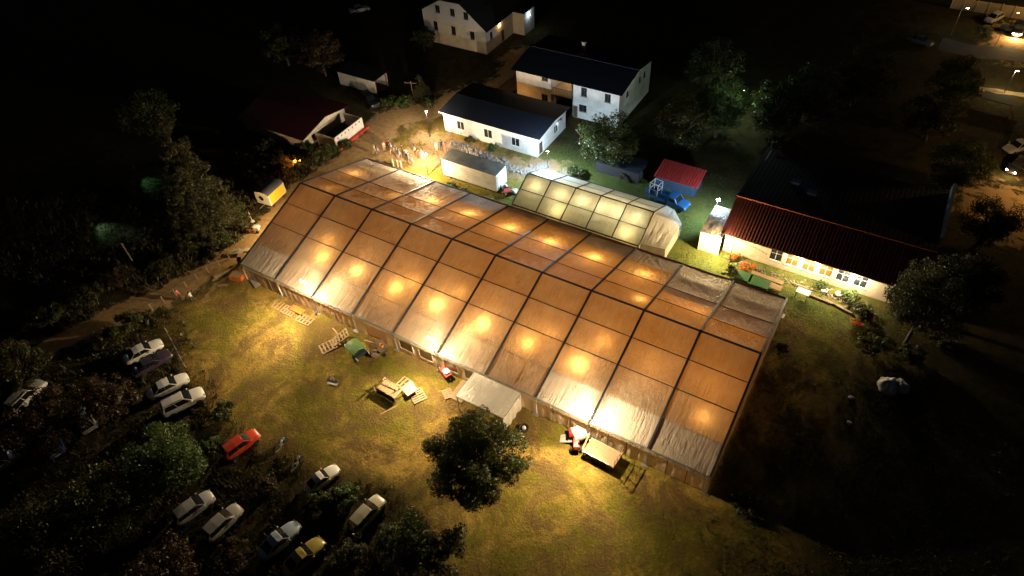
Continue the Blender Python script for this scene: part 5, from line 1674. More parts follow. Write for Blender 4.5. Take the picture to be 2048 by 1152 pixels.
# ------------------------------------------------------------------ poles, posts, far street
def pole(loc, h, label, m=WOODG, cross=0.0, r0=.11, lean=(0, 0)):
    t = thing('utility_pole', label, 'pole', loc, R(20))
    MB().tube([(0, 0, 0), (lean[0], lean[1], h)], [r0, r0 * .7], 8).build('pole', m, t)
    if cross:
        MB().beam((lean[0] - cross / 2, lean[1], h - .35), (lean[0] + cross / 2, lean[1], h - .35), .1, .1).build('crossarm', m, t)
        for s in (-.45, .45):
            MB().lathe([(.02, 0), (.05, .05), (.05, .12), (.02, .16)], 8, (lean[0] + cross * s, lean[1], h - .3)).build('insulator', WHITEM, t)
    return t
pole((-15.69, -5.15), 3.9, 'bare timber pole in the weeds beside the path')
pole((50.37, 51.62), 4.6, 'timber pole with crossarm behind the cream building', cross=1.2)
pole((-7.93, 45.94), 2.6, 'short post with crossarm among the shrubs near the garage', WOOD, 2.2, .09)
flood_post(*(2.05, 36.98), 4.4, 'dark lamp pole with one small lamp left of the low white building', 3000, (1, .80, .56), emit('dim_lens', (1, .9, .75), 1.5), R(40), 1, pole=DARKM)
for k, p_ in enumerate(((2.53, 28.07), (3.16, 28.11), (1.75, 27.97))):
    t = MB().box((-.06, -.06, 0), (.06, .06, 1.25)).build('fence_post', WHITEM)
    t.location = (*p_, 0)
    tag(t, ('middle', 'right hand', 'left hand')[k] + ' pale fence post behind the tent near the people', 'post', 'pale fence posts')
def fence(p, q, n, label, h=1.1):
    t = thing('wire_fence', label, 'fence', p)
    dx, dy = q[0] - p[0], q[1] - p[1]
    for k in range(n + 1):
        MB().box((dx * k / n - .04, dy * k / n - .04, 0), (dx * k / n + .04, dy * k / n + .04, h)).build('post', WOODG, t)
    for z in (.45, .95):
        MB().beam((0, 0, z), (dx, dy, z), .018, .018).build('wire', STEEL, t)
fence((-6.75, -9.48), (-4.81, 3.19), 8, 'low wire fence along the far side of the dirt path')
fence((-2.03, -11.07), (4.23, -13.61), 4, 'short wire fence between the white cars and the lawn', .8)

ASPH = pm('asphalt', (.055, .055, .058), (.035, .035, .037), 1.2, .9, 0, .4, 20)
ROADL = [(66.33, 99.73), (72.54, 99.36), (79.78, 101.12), (96.32, 107.19)]
path_sheet('road', ROADL, 2.6, .004, 5.0, 1.5, ASPH)
PALE = pm('pale_sand', (.30, .23, .14), (.2, .15, .09), 1.2, .95, 0, .5, 9)
path_sheet('footpath', [(69.16, 86.73), (73.83, 86.51), (80.63, 87.38)], .7, .004, 6.0, 1.0, PALE)
# long lit wall at the top right corner
fw = thing('far_boundary_wall', 'long lit panelled wall at the top right corner', 'wall', (66.0, 115.2, 0))
for k in range(9):
    MB().box((2.0 * k, 0, 0), (2.0 * k + 1.96, .16, 2.0)).build('panel', pm('wall_ochre', (.46, .38, .22), (.34, .27, .15), 2, .85), fw)
    MB().box((2.0 * k - .1, -.06, 0), (2.0 * k + .06, .22, 2.1)).build('pier', PLASTERW, fw)
SODIUM = (1.0, .58, .20)
def street_lamp(loc, h, label, power, color, emi, arm=1.0, rz=0.0):
    t = thing('street_lamp', label, 'street lamp', loc, rz, 'street lamps')
    MB().tube([(0, 0, 0), (0, 0, h), (arm * .4, 0, h + .25), (arm, 0, h + .3)], [.07, .05, .04, .04], 8).build('pole', STEEL, t)
    hd = MB().box((arm - .1, -.12, h + .24), (arm + .45, .12, h + .36)).build('lamp_head', STEEL, t, bevel=.03)
    MB().box((arm - .02, -.09, h + .215), (arm + .4, .09, h + .236)).build('lens', emi, hd)
    light('lamp_light', t, (arm + .2, 0, h + .1), power, color, .12)
    return t
SOD_E = emit('sodium_lens', (1.0, .62, .22), 60.0)
street_lamp((74.49, 102.61), 5.5, 'street lamp pole standing at the far road bend', 60, SODIUM, SOD_E, 1.0, R(30))
street_lamp((77.15, 86.73), 3.6, 'lit path lamp on the far green', 900, (1, .74, .34), GLOW_W, .1)
street_lamp((67.52, 103.98), 4.6, 'dim street lamp left of the far road', 30, COLD, GLOW_C, .6, R(20))
street_lamp((84.0, 113.0), 6.5, 'sodium street lamp lighting the far panelled wall', 2600, SODIUM, SOD_E, 1.0, R(180))
street_lamp((83.99, 60.34), 5.5, 'sodium street lamp beyond the right edge lighting the sandy forecourt', 1800, SODIUM, SOD_E, 1.0, R(180))
t = street_lamp((42.6, 61.2), 5.2, 'cold white lamp shining among the trees', 900, (.72, 1.0, .80), GLOW_C, .3)
t = thing('picnic_shelter', 'low dark roofed shelter on the far green', 'shelter', (76.24, 81.44), R(-8))
MB().box((-2.2, -1.2, 1.6), (2.2, 1.2, 1.7)).build('roof', BLACKR, t)
for x in (-2, 2):
    for y in (-1, 1):
        MB().box((x - .06, y - .06, 0), (x + .06, y + .06, 1.598)).build('post', WOODG, t)
def spot_lamp(loc, h, label, to, power, color, ang):
    aim = (to[0] - loc[0], to[1] - loc[1], .2 - h)
    t = thing('garden_spotlight', label, 'spotlight', loc, 0, 'garden spotlights')
    MB().tube([(0, 0, 0), (0, 0, h)], .05, 8).build('pole', DARKM, t)
    MB().lathe([(.05, -.1), (.12, -.1), (.14, .1), (.05, .14)], 10, (0, 0, h)).build('lamp_head', DARKM, t)
    light('lamp_light', t, (.0, 0, h - .2), power, color, .06, 'SPOT', ang, aim, .9)
spot_lamp((-29.69, -2.02), 1.7, 'garden spotlight lighting a strip of grass left of the timber pole', (-24.37, -2.44), 11000, (.66, 1.0, .84), 46)
spot_lamp((-32.60, 8.40), 1.6, 'garden spotlight throwing a green pool beside the conifer', (-28.22, 7.80), 6000, (.35, 1.0, .55), 46)
# glowing lantern in the shrub behind the tent
t = thing('garden_lantern', 'orange lantern glowing in the shrub behind the left tent corner', 'lantern', (-11.96, 22.34))
MB().lathe([(.14, 0), (.14, .06), (.03, .08)], 10).build('base', DARKM, t)
MB().lathe([(.10, .08), (.13, .2), (.13, .34), (.10, .42)], 10).build('glass', emit('orange_lantern', (1.0, .28, .03), 25.0), t)
MB().lathe([(.16, .42), (.10, .52), (.02, .56)], 10).build('cap', DARKM, t)
light('lamp_light', t, (.2, -1.0, .9), 1300, (1.0, .30, .04), .05)

# ------------------------------------------------------------------ people
def person_mesh(name, pose):
    """one continuous skinned body: 0 skin 1 top 2 trousers 3 shoes"""
    V, E_, Rr = [], [], []
    def add(p, r, par=None):
        V.append(p); Rr.append(r)
        if par is not None:
            E_.append((par, len(V) - 1))
        return len(V) - 1
    st = pose.get('step', 0.0)
    pel = add((0, 0, .95), (.15, .11))
    sp = add((0.01, 0, 1.12), (.14, .10), pel)
    ch = add((0.0, 0, 1.32), (.165, .11), sp)
    nk = add((0.01, 0, 1.47), (.055, .055), ch)
    hd = add((.02, 0, 1.56), (.075, .085), nk)
    ht = add((.03, 0, 1.68), (.085, .10), hd)
    add((.02, 0, 1.75), (.05, .06), ht)
    for s in (1, -1):
        hip = add((0, .09 * s, .90), (.095, .095), pel)
        k = st * s
        kn = add((.10 * abs(k) + .22 * k, .10 * s, .50), (.06, .06), hip)
        an = add((.34 * k - .04 * (k < 0), .10 * s, .09), (.038, .038), kn)
        add((.34 * k + .13, .11 * s, .035), (.04, .03), an)
        sh = add((0, .17 * s, 1.40), (.065, .065), ch)
        al = pose['arm'][0 if s > 0 else 1]
        el = add((al[0][0], s * al[0][1], al[0][2]), (.045, .045), sh)
        wr = add((al[1][0], s * al[1][1], al[1][2]), (.032, .032), el)
        d_ = (Vector(V[wr]) - Vector(V[el])).normalized()
        pa = add(tuple(Vector(V[wr]) + d_ * .07), (.036, .022), wr)
        side = Vector((0, 0, 1)).cross(d_)
        side = side.normalized() if side.length > .1 else Vector((1, 0, 0))
        for q, ln in ((-.028, .07), (-.01, .085), (.01, .08), (.028, .062)):
            f1 = add(tuple(Vector(V[pa]) + side * q + d_ * (.03 + ln * .5)), (.010, .010), pa)
            add(tuple(Vector(V[f1]) + d_ * ln * .5 + Vector((.008, 0, -.006))), (.008, .008), f1)
        add(tuple(Vector(V[pa]) + side * -.05 + d_ * .015), (.011, .011), pa)
    me = bpy.data.meshes.new(name)
    me.from_pydata(V, E_, [])
    o = bpy.data.objects.new(name, me)
    col.objects.link(o)
    sk = o.modifiers.new('skin', 'SKIN')
    sk.use_smooth_shade = True
    for i, r_ in enumerate(Rr):
        me.skin_vertices[0].data[i].radius = r_
    me.skin_vertices[0].data[0].use_root = True
    ss = o.modifiers.new('sub', 'SUBSURF'); ss.levels = 1; ss.render_levels = 1
    dg = bpy.context.evaluated_depsgraph_get()
    out = bpy.data.meshes.new_from_object(o.evaluated_get(dg))
    bpy.data.objects.remove(o)
    out.name = name
    # nose and brow pushed out of the face
    for v in out.vertices:
        if 1.585 < v.co.z < 1.63 and v.co.x > .08 and abs(v.co.y) < .03:
            v.co.x += .022
    for p_ in out.polygons:
        c_ = p_.center
        arm = abs(c_.y) > .19 or (c_.x > .2 and c_.z > .8)
        if c_.z > 1.46: mi = 0
        elif c_.z < .10: mi = 3
        elif c_.z < .96 and not arm: mi = 2
        elif arm and c_.z < 1.20 or (arm and c_.x > .3): mi = 0
        else: mi = 1
        p_.material_index = mi
    return out
HANG = (((.02, .23, 1.14), (.06, .25, .90)), ((.02, .23, 1.14), (.06, .25, .90)))
POSES = {
    'walk': person_mesh('body_walking', {'step': .8, 'arm': (((-.10, .23, 1.15), (-.12, .25, .92)), ((.10, .23, 1.15), (.22, .24, .95)))}),
    'stand': person_mesh('body_standing', {'step': .12, 'arm': HANG}),
    'hold': person_mesh('body_holding', {'step': .2, 'arm': (((.06, .22, 1.15), (.28, .10, 1.18)), HANG[1])}),
    'push': person_mesh('body_pushing', {'step': .5, 'arm': (((.14, .22, 1.16), (.36, .20, 1.05)), ((.14, .22, 1.16), (.36, .20, 1.05)))}),
}
SKIN = pm('skin', (.48, .30, .21), (.40, .24, .16), 6, .6, 0, .05)
SHOE = pm('shoe_leather', (.03, .025, .02), (.02, .018, .016), 6, .6)
def cloth(c):
    return pm('cloth_%02d%02d%02d' % tuple(int(v * 99) for v in c), c, tuple(v * .75 for v in c), 9, .9)
HAIRM = {'dark': pm('dark_hair', (.02, .014, .010), (.03, .02, .015), 30, .6), 'fair': pm('fair_hair', (.30, .20, .09), (.22, .14, .06), 30, .6)}
def person(loc, yaw, pose, top, legs, label, hair='dark', h=1.92, z=0.0):
    t = thing('person', label, 'person', (loc[0], loc[1], z), R(yaw), 'people')
    t.scale = (h / 1.80,) * 3
    me = POSES[pose].copy()
    for m in (SKIN, cloth(top), cloth(legs), SHOE):
        me.materials.append(m)
    o = bpy.data.objects.new('body', me)
    col.objects.link(o); o.parent = t
    vs, fs = [], []
    n = 10
    for j in range(6):
        ph = math.pi / 2 * j / 5
        for i in range(n):
            a_ = 2 * math.pi * i / n
            r_ = math.cos(ph)
            front = math.cos(a_) > .35
            zz = 1.70 + .085 * math.sin(ph) - (0 if front else .10 * (1 - j / 5))
            vs.append((.01 + .108 * math.cos(a_) * r_, .098 * math.sin(a_) * r_, zz))
    for j in range(5):
        for i in range(n):
            fs.append((j * n + i, j * n + (i + 1) % n, (j + 1) * n + (i + 1) % n, (j + 1) * n + i))
    MB().add(vs, fs).build('hair', HAIRM[hair], t, smooth=True)
    for s in (.035, -.035):
        MB().lathe([(.002, -.012), (.010, 0), (.002, .012)], 6, (.115, s, 1.645)).build('eye', SHOE, t)
    return t
WH = (.70, .66, .60)
person((-2.62, 29.12), 200, 'walk', WH, (.45, .38, .30), 'person in a white top and pale trousers, leftmost of the crowd', 'fair')
person((-1.79, 30.41), -30, 'stand', (.55, .42, .32), (.50, .40, .32), 'person in beige clothes second from the left in the crowd')
person((-1.62, 30.94), 160, 'hold', (.40, .05, .04), (.05, .05, .06), 'person in a dark red top behind the beige one')
person((-0.40, 30.51), 210, 'walk', WH, (.60, .52, .45), 'person in white with arms swinging near the crowd middle', 'fair')
person((-1.35, 31.22), 20, 'stand', (.06, .06, .07), (.05, .05, .07), 'person in black at the back of the crowd')
person((1.24, 31.01), 240, 'hold', (.20, .12, .07), (.12, .12, .15), 'person in brown facing the tent in the crowd')
person((1.46, 29.96), 60, 'walk', (.22, .28, .40), (.25, .25, .30), 'person in a blue grey top at the front of the crowd')
person((2.51, 30.34), -60, 'hold', WH, (.08, .09, .12), 'person in a white shirt and dark trousers bending to the right')
person((4.04, 29.81), 200, 'stand', (.07, .07, .08), (.28, .26, .26), 'person in a dark jacket nearest the tent roof edge')
person((4.24, 31.05), 140, 'stand', (.62, .05, .03), (.10, .08, .08), 'person in a bright red top right of the crowd')
person((4.87, 31.21), 200, 'stand', (.75, .72, .66), (.65, .60, .52), 'person all in white beside the one in red', 'fair')
person((-1.95, 29.01), 80, 'walk', (.30, .30, .34), (.10, .10, .13), 'person in grey walking behind the leftmost one in white')
person((0.57, 30.25), 120, 'stand', (.60, .50, .42), (.40, .34, .30), 'person in cream at the centre of the crowd', 'fair')
person((3.40, 29.78), 30, 'hold', (.10, .14, .22), (.16, .15, .16), 'person in navy beside the dark jacket')
person((3.28, 31.59), 260, 'stand', (.50, .36, .22), (.14, .12, .10), 'person in a tan jacket behind the one in red')
person((5.50, 33.99), -40, 'stand', (.65, .45, .40), (.55, .42, .36), 'person in pink standing left of the container end', 'fair')
person((5.97, 34.66), 150, 'hold', (.03, .03, .035), (.03, .03, .04), 'person in black talking near the container end')
person((6.98, 34.42), 190, 'stand', (.55, .16, .14), (.30, .16, .14), 'person in a coral top closest to the container end')
person((-4.91, -6.61), 30, 'stand', (.60, .10, .10), (.06, .08, .12), 'person in a red and white vest on the path')
person((-3.15, -6.06), 190, 'push', (.45, .42, .38), (.06, .05, .05), 'person leaning forward over a bicycle on the path')
def bicycle(front, rear, label):
    fx_, fy_ = front; rx, ry = rear
    t = thing('bicycle', label, 'bicycle', ((fx_ + rx) / 2, (fy_ + ry) / 2, 0), math.atan2(fy_ - ry, fx_ - rx))
    for x in (-.52, .52):
        w = MB().tube([(x + .33 * math.cos(a_), 0, .34 + .33 * math.sin(a_)) for a_ in [k * math.pi / 10 for k in range(21)]], .02, 6, cap=False).build('wheel', RUBBER, t)
        for k in range(4):
            c_, s_ = math.cos(k * math.pi / 4) * .32, math.sin(k * math.pi / 4) * .32
            MB().beam((x - c_, 0, .34 - s_), (x + c_, 0, .34 + s_), .006, .006).build('spoke', STEEL, w)
    for p_, q_ in (((-.52, 0, .34), (-.05, 0, .32)), ((-.05, 0, .32), (-.18, 0, .85)), ((-.18, 0, .8), (.36, 0, .82)), ((-.05, 0, .32), (.36, 0, .78)), ((.52, 0, .34), (.34, 0, .98)), ((-.52, 0, .34), (-.18, 0, .78))):
        MB().tube([p_, q_], .018, 6).build('frame_tube', DARKM, t)
    MB().tube([(.30, .28, 1.0), (.38, 0, 1.0), (.30, -.28, 1.0)], .014, 6).build('handlebar', STEEL, t)
    MB().tube([(-.32, 0, .88), (-.2, 0, .9), (-.05, 0, .89)], [.07, .06, .02], 8).build('saddle', RUBBER, t)
    return t
bicycle((-4.11, -6.18), (-3.91, -4.92), 'bicycle held upright on the path between two people')

# ------------------------------------------------------------------ trees, shrubs, weeds
LEAF_A = leafmat('leaf_dark_green', (.027, .044, .009), (.072, .080, .015))
LEAF_B = leafmat('leaf_olive', (.034, .042, .010), (.080, .074, .020))
LEAF_C = leafmat('leaf_russet', (.050, .034, .014), (.085, .050, .022))
LEAF_D = leafmat('leaf_fresh_green', (.04, .085, .022), (.10, .14, .035))
LEAF_E = leafmat('needle_green', (.030, .040, .014), (.075, .070, .028))
FLOWER = leafmat('orange_petals', (.60, .10, .02), (.70, .20, .03), .4)
BARK = pm('bark', (.13, .095, .065), (.06, .045, .032), 5, .95, 0, .8, 16, stretch=(3, 3, .6))

def leaf_cloud(cent, rad, n, size, g, flat=.55):
    """rhombic leaves through a set of clumps: verts (4n), quads (n)"""
    cent = np.asarray(cent); rad = np.asarray(rad)
    w = rad ** 2
    k = g.choice(len(cent), n, p=w / w.sum())
    d = g.normal(size=(n, 3)); d /= np.linalg.norm(d, axis=1)[:, None]
    u = g.random(n) ** .33
    p = cent[k] + d * (rad[k] * u)[:, None] * np.array([1, 1, .8])
    nr = d * .6 + g.normal(size=(n, 3)) * .7 + np.array([0, 0, flat])
    nr /= np.linalg.norm(nr, axis=1)[:, None]
    a = np.cross(nr, g.normal(size=(n, 3))); a /= np.linalg.norm(a, axis=1)[:, None]
    b = np.cross(nr, a)
    s = size * g.uniform(.55, 1.3, n)[:, None]
    v = np.stack([p - a * s * .5, p - b * s * .28 + nr * s * .06, p + a * s * .5, p + b * s * .28 + nr * s * .06], 1).reshape(-1, 3)
    return v, np.arange(4 * n).reshape(n, 4)

def tree(kind, loc, h, rad, label, lm, n=7000, size=.30, seed=1, trunk=.22, group='trees', base=None, name=None, cat='tree', zc=None, open_=.0, lobe=.09, clumps=None):
    g = np.random.default_rng(seed)
    t = thing(name or ('tree' if cat == 'tree' else 'shrub'), label, cat, loc, 0, group)
    cent, rads = [], []
    limbs = []
    if kind == 'cone':
        lv = int(h * 3.0)
        for i in range(lv):
            f = i / lv
            z = h * (.10 + .88 * f)
            r_ = rad * (1 - f) ** .75 * (.75 + .4 * g.random()) + .15
            m = max(3, int(7 * (1 - f)) + 2)
            for q in range(m):
                a = g.uniform(0, 6.283)
                for s in (.35, .62, .92):
                    cent.append((r_ * s * math.cos(a), r_ * s * math.sin(a), z - .35 * s * r_ * .5 + g.normal() * .15))
                    rads.append(.28 + .22 * (1 - f) + .1 * g.random())
                if g.random() < .25:
                    limbs.append([(0, 0, z), (r_ * .8 * math.cos(a), r_ * .8 * math.sin(a), z - .12 * r_)])
    else:
        z0 = zc if zc is not None else (h - rad * .9 if kind == 'round' else h * .45)
        rz = (h - z0) * .98
        m = clumps or {'round': 75, 'bush': 26}[kind]
        for q in range(m):
            d = g.normal(size=3); d /= np.linalg.norm(d)
            if kind == 'bush': d[2] = abs(d[2])
            u = .35 + .60 * g.random() ** .6
            lob = 1 + lobe * math.sin(3 * math.atan2(d[1], d[0]) + seed) + 1.2 * lobe * g.normal()
            c_ = (d[0] * rad * u * lob, d[1] * rad * u * lob, z0 + d[2] * rz * u * (1.0 if d[2] > 0 else .75))
            cent.append(c_)
            rads.append(rad * g.uniform(.16, .30) * (1 - open_))
            if g.random() < .45:
                limbs.append([(0, 0, z0 * .55), (c_[0] * .45, c_[1] * .45, z0 * .55 + (c_[2] - z0 * .55) * .6), c_])
    v, q = leaf_cloud(cent, rads, int(n * 1.55), size * .8, g)
    v[:, 2] = np.maximum(v[:, 2], .03)
    fast_mesh('crown', v, q, lm, t)
    mb = MB()
    th = h * (.92 if kind == 'cone' else .62)
    lean = g.normal(size=2) * .12
    mb.tube([(0, 0, 0), (lean[0] * .4, lean[1] * .4, th * .3), (lean[0], lean[1], th * .65), (lean[0] * .6, lean[1] * .6, th)], [trunk * 1.35, trunk, trunk * .7, trunk * .25], 9)
    for l in limbs:
        mb.tube(l, [trunk * .42, trunk * .26, trunk * .10][:len(l)] if len(l) == 3 else [trunk * .25, .02], 6)
    mb.build('trunk', BARK, t, smooth=True)
    return t
def bush(loc, h, rad, label, lm, n=1800, size=.22, seed=1, group='shrubs', **k):
    return tree('bush', loc, h, rad, label, lm, n, size, seed, .06, group, cat='shrub', **k)

tree('round', (41.30, -9.72), 9.0, 4.7, 'round dark tree standing on the lawn in front of the canopy', LEAF_A, 28000, .25, 11, .26, zc=4.9, open_=.30, lobe=.05, clumps=150)
tree('cone', (-10.37, 4.04), 20.0, 4.8, 'tall dark conifer left of the yellow trailer', LEAF_E, 22000, .30, 12, .34)
tree('round', (14.12, -23.82), 5.6, 4.0, 'broad green tree left of the orange red car', LEAF_D, 9500, .32, 13, .2, zc=2.8)
tree('round', (39.57, -18.24), 4.6, 2.7, 'dark tree at the bottom edge left of the lit lawn', LEAF_A, 5200, .28, 14, .18, zc=2.2)
tree('bush', (42.22, -17.30), 3.2, 2.6, 'dark bush at the bottom edge below the round tree', LEAF_B, 3000, .28, 15, .1, 'shrubs', cat='shrub')
tree('round', (30.18, 42.07), 8.2, 4.2, 'dense dark tree in front of the two storey house', LEAF_A, 9500, .34, 16, .25, zc=4.2)
tree('round', (38.11, 51.24), 8.6, 4.4, 'dark tree between the two storey house and the red roofed shed', LEAF_B, 8000, .36, 17, .25, zc=4.4)
tree('round', (41.49, 55.91), 9.0, 4.0, 'tree with leaves lit green left of the white lamp', LEAF_D, 8500, .36, 18, .25, zc=4.8)
tree('round', (48.77, 59.75), 8.4, 4.0, 'tree with leaves lit green right of the white lamp', LEAF_A, 8000, .36, 19, .25, zc=4.4)
tree('round', (35.99, 68.43), 8.5, 4.5, 'dark tree far behind the white lamp', LEAF_B, 5000, .4, 20, .25, zc=4.4)
tree('round', (51.81, 65.73), 9.0, 4.6, 'dark tree behind the timber pole with crossarm', LEAF_A, 5500, .4, 21, .25, zc=4.6)
tree('round', (57.32, 73.15), 9.0, 4.6, 'dark tree halfway between the white lamp and the far road', LEAF_B, 5000, .4, 22, .25, zc=4.6)
tree('round', (72.47, 25.81), 10.6, 3.9, 'pine at the right end of the cream building, leftmost of the three', LEAF_E, 8500, .32, 23, .20, zc=7.6)
tree('round', (73.71, 29.67), 9.8, 3.3, 'pine with lit trunk, middle of the three right of the cream building', LEAF_E, 6000, .32, 24, .20, zc=7.2)
tree('round', (76.26, 31.44), 9.4, 3.2, 'pine with lit trunk, rightmost of the three', LEAF_E, 5500, .32, 25, .20, zc=7.0)
tree('round', (77.67, 47.85), 6.2, 3.4, 'tree in sandy light at the right edge', LEAF_B, 6500, .32, 26, .2, zc=3.4)
tree('round', (72.98, 57.56), 7.6, 3.8, 'dark tree left of the cars at the right edge', LEAF_A, 5500, .36, 27, .22, zc=3.8)
tree('round', (70.07, 79.47), 7.8, 3.6, 'dark tree silhouetted against the lit far green', LEAF_A, 6500, .36, 28, .22, zc=4.0)
tree('round', (68.58, 68.04), 7.6, 3.8, 'dark tree below the silhouetted one near the far green', LEAF_B, 4500, .38, 29, .22, zc=4.0)
tree('round', (-26.43, 44.48), 8.0, 3.6, 'russet tree behind the small garage', LEAF_C, 7000, .34, 30, .22, zc=4.2)
tree('round', (-35.49, 44.48), 7.6, 3.6, 'dim green tree left of the russet one', LEAF_A, 5000, .36, 31, .22, zc=4.2)
tree('round', (-38.17, 17.30), 8.0, 4.4, 'dark tree in the black field left of the conifer', LEAF_A, 4000, .4, 32, .22, zc=4.2)
tree('round', (-15.48, 59.65), 4.6, 2.3, 'small dark tree at the left corner of the gabled house', LEAF_A, 3000, .3, 33, .14, zc=2.4)
tree('cone', (-5.85, 45.84), 4.4, 1.7, 'small fir near the short post with crossarm', LEAF_E, 3200, .22, 34, .1)
tree('round', (0.05, -26.71), 6.6, 3.9, 'dark tree over the parked cars at the left edge', LEAF_C, 6500, .32, 35, .2, zc=3.6, open_=.25)
tree('round', (-9.95, -23.65), 6.0, 3.3, 'dark tree where the dirt path leaves the picture', LEAF_B, 5000, .32, 36, .2, zc=3.2, open_=.2)
tree('round', (3.21, -21.58), 5.6, 2.9, 'thin russet tree between the left cars and the white saloons', LEAF_C, 4200, .30, 37, .16, zc=3.0, open_=.25)
tree('round', (12.66, -29.59), 5.8, 3.6, 'dark tree left of the two silver hatchbacks', LEAF_A, 6000, .32, 38, .2, zc=3.0)
tree('round', (10.60, -34.52), 6.0, 3.8, 'dark tree in the bottom left corner', LEAF_B, 5500, .34, 39, .2, zc=3.0)
tree('round', (23.18, -30.75), 5.0, 3.0, 'dark tree at the bottom edge below the silver hatchbacks', LEAF_C, 4000, .32, 40, .18, zc=2.6)
B_ = [
    ((-5.90, -12.86), 2.6, 1.9, 'dark shrub hiding the tail of the first white saloon', LEAF_A, 2600),
    ((-6.36, -15.55), 2.0, 1.6, 'dark shrub at the near side of the dirt path', LEAF_B, 1800),
    ((13.38, -15.84), 1.5, 1.5, 'low shrub between the white estate and the orange red car', LEAF_A, 1700),
    ((15.25, -19.93), 1.6, 1.3, 'low shrub at the tail of the orange red car', LEAF_D, 1600),
    ((23.52, -19.75), 1.2, 1.3, 'low weed clump between the orange red car and the champagne hatchback', LEAF_C, 1300),
    ((30.83, -17.16), 1.7, 1.6, 'green bush left of the beige car', LEAF_D, 2200),
    ((29.06, -18.72), 1.3, 1.2, 'low bush below the cream rounded car', LEAF_A, 1300),
    ((37.35, -18.22), 1.9, 1.5, 'bush in front of the beige car', LEAF_A, 1800),
    ((35.01, -21.37), 2.0, 2.0, 'dark bush right of the yellow car', LEAF_B, 2000),
    ((25.89, -26.51), 1.8, 2.0, 'dark bush at the bottom edge left of the pale blue car', LEAF_C, 1800),
    ((-8.97, 24.68), 2.0, 1.9, 'dense dark shrub at the back left corner of the tent', LEAF_A, 2500),
    ((-7.74, 27.94), 1.5, 1.5, 'shrub below the red plinth of the walled yard', LEAF_A, 1700),
    ((-13.15, 25.29), 1.4, 1.3, 'shrub at the near corner of the oxide roofed shed', LEAF_D, 1500),
    ((-14.24, 20.35), 1.7, 1.7, 'dim shrub left of the glowing lantern', LEAF_C, 1900),
    ((-11.41, 21.75), 1.2, 1.2, 'shrub lit orange by the lantern', LEAF_B, 1700),
    ((-18.98, 22.44), 1.8, 1.8, 'dim shrub along the side of the oxide roofed shed', LEAF_B, 1700),
    ((-15.63, 15.45), 1.6, 1.6, 'dim shrub behind the yellow trailer', LEAF_B, 1700),
    ((-10.57, 7.71), 2.0, 1.8, 'olive shrub between conifer and mower', LEAF_D, 2400),
    ((-8.12, 3.15), 1.5, 1.5, 'olive shrub where the path bends by the hutch', LEAF_D, 2000),
    ((-11.04, 0.52), 1.5, 1.7, 'weedy shrub left of the hutch', LEAF_B, 1700),
    ((-11.24, -3.89), 1.5, 1.8, 'weedy shrub along the far side of the path', LEAF_B, 1900),
    ((-14.66, -8.26), 1.7, 2.0, 'dark shrub in the weeds left of the timber pole', LEAF_C, 2000),
    ((-15.44, -12.15), 1.8, 2.0, 'dark shrub at the far side of the path near its bend', LEAF_B, 2000),
    ((-16.36, -16.42), 1.8, 2.0, 'dark shrub at the far side where the path darkens', LEAF_A, 2000),
    ((-9.73, 41.18), 1.5, 1.6, 'shrub at the open end of the garage', LEAF_A, 1700),
    ((-7.18, 42.39), 1.6, 1.7, 'shrub below the short post with crossarm', LEAF_D, 1900),
    ((-3.29, 43.73), 1.4, 1.4, 'shrub right of the small fir', LEAF_A, 1400),
    ((12.91, 27.32), 1.0, .9, 'bright green tuft at the near left end of the container', LEAF_D, 1300),
    ((14.85, 27.01), .9, .9, 'second green tuft along the container side', LEAF_D, 1100),
    ((16.93, 26.79), .8, .9, 'third green tuft along the container side', LEAF_A, 1000),
    ((12.96, 38.08), .9, 1.1, 'dark green plant bed under the middle window', LEAF_D, 1300),
    ((8.75, 38.26), .8, 1.0, 'dark plant bed under the left window of the low white building', LEAF_A, 1000),
    ((25.27, 35.19), 1.0, 1.0, 'grey green shrub behind the side tent near the cold lamp', LEAF_D, 1200),
    ((27.11, 37.82), 1.4, 1.3, 'shrub between cold lamp and dense dark tree', LEAF_A, 1500),
    ((52.79, 28.26), 1.5, .9, 'dark green bush left of the green tables', LEAF_A, 1500),
    ((62.69, 31.26), .7, .8, 'low plant in the bed under the third window', LEAF_D, 700),
    ((66.15, 30.80), 1.2, 1.1, 'leafy plant under the last window', LEAF_D, 1200),
    ((67.61, 28.95), 1.5, 1.4, 'bush at the right end of the flower bed', LEAF_A, 1600),
    ((61.46, 19.44), 1.3, .8, 'dark shrub against the right gable of the tent', LEAF_C, 1100),
    ((69.59, 24.26), 1.5, 1.6, 'dark bush below the three pines', LEAF_A, 1600),
    ((73.47, 24.80), 1.4, 1.7, 'dim bush above the white bulk bags', LEAF_A, 1600),
    ((75.87, 28.41), 1.3, 1.6, 'dim bush at the foot of the rightmost pine', LEAF_B, 1400),
    ((63.50, 0.49), .9, 1.4, 'low weeds off the right front corner of the tent', LEAF_B, 1200),
    ((33.47, 40.98), 1.4, 1.2, 'russet shrub behind the dark flat shed', LEAF_C, 1300),
    ((71.98, 104.93), 1.8, 2.0, 'dark hedge bush left of the far cars', LEAF_B, 1500),
]
for k, (p_, h0, r0, lab, lm, n) in enumerate(B_):
    bush(p_, h0, r0, lab, lm, n, .20 if r0 < 1.2 else .24, 100 + k)
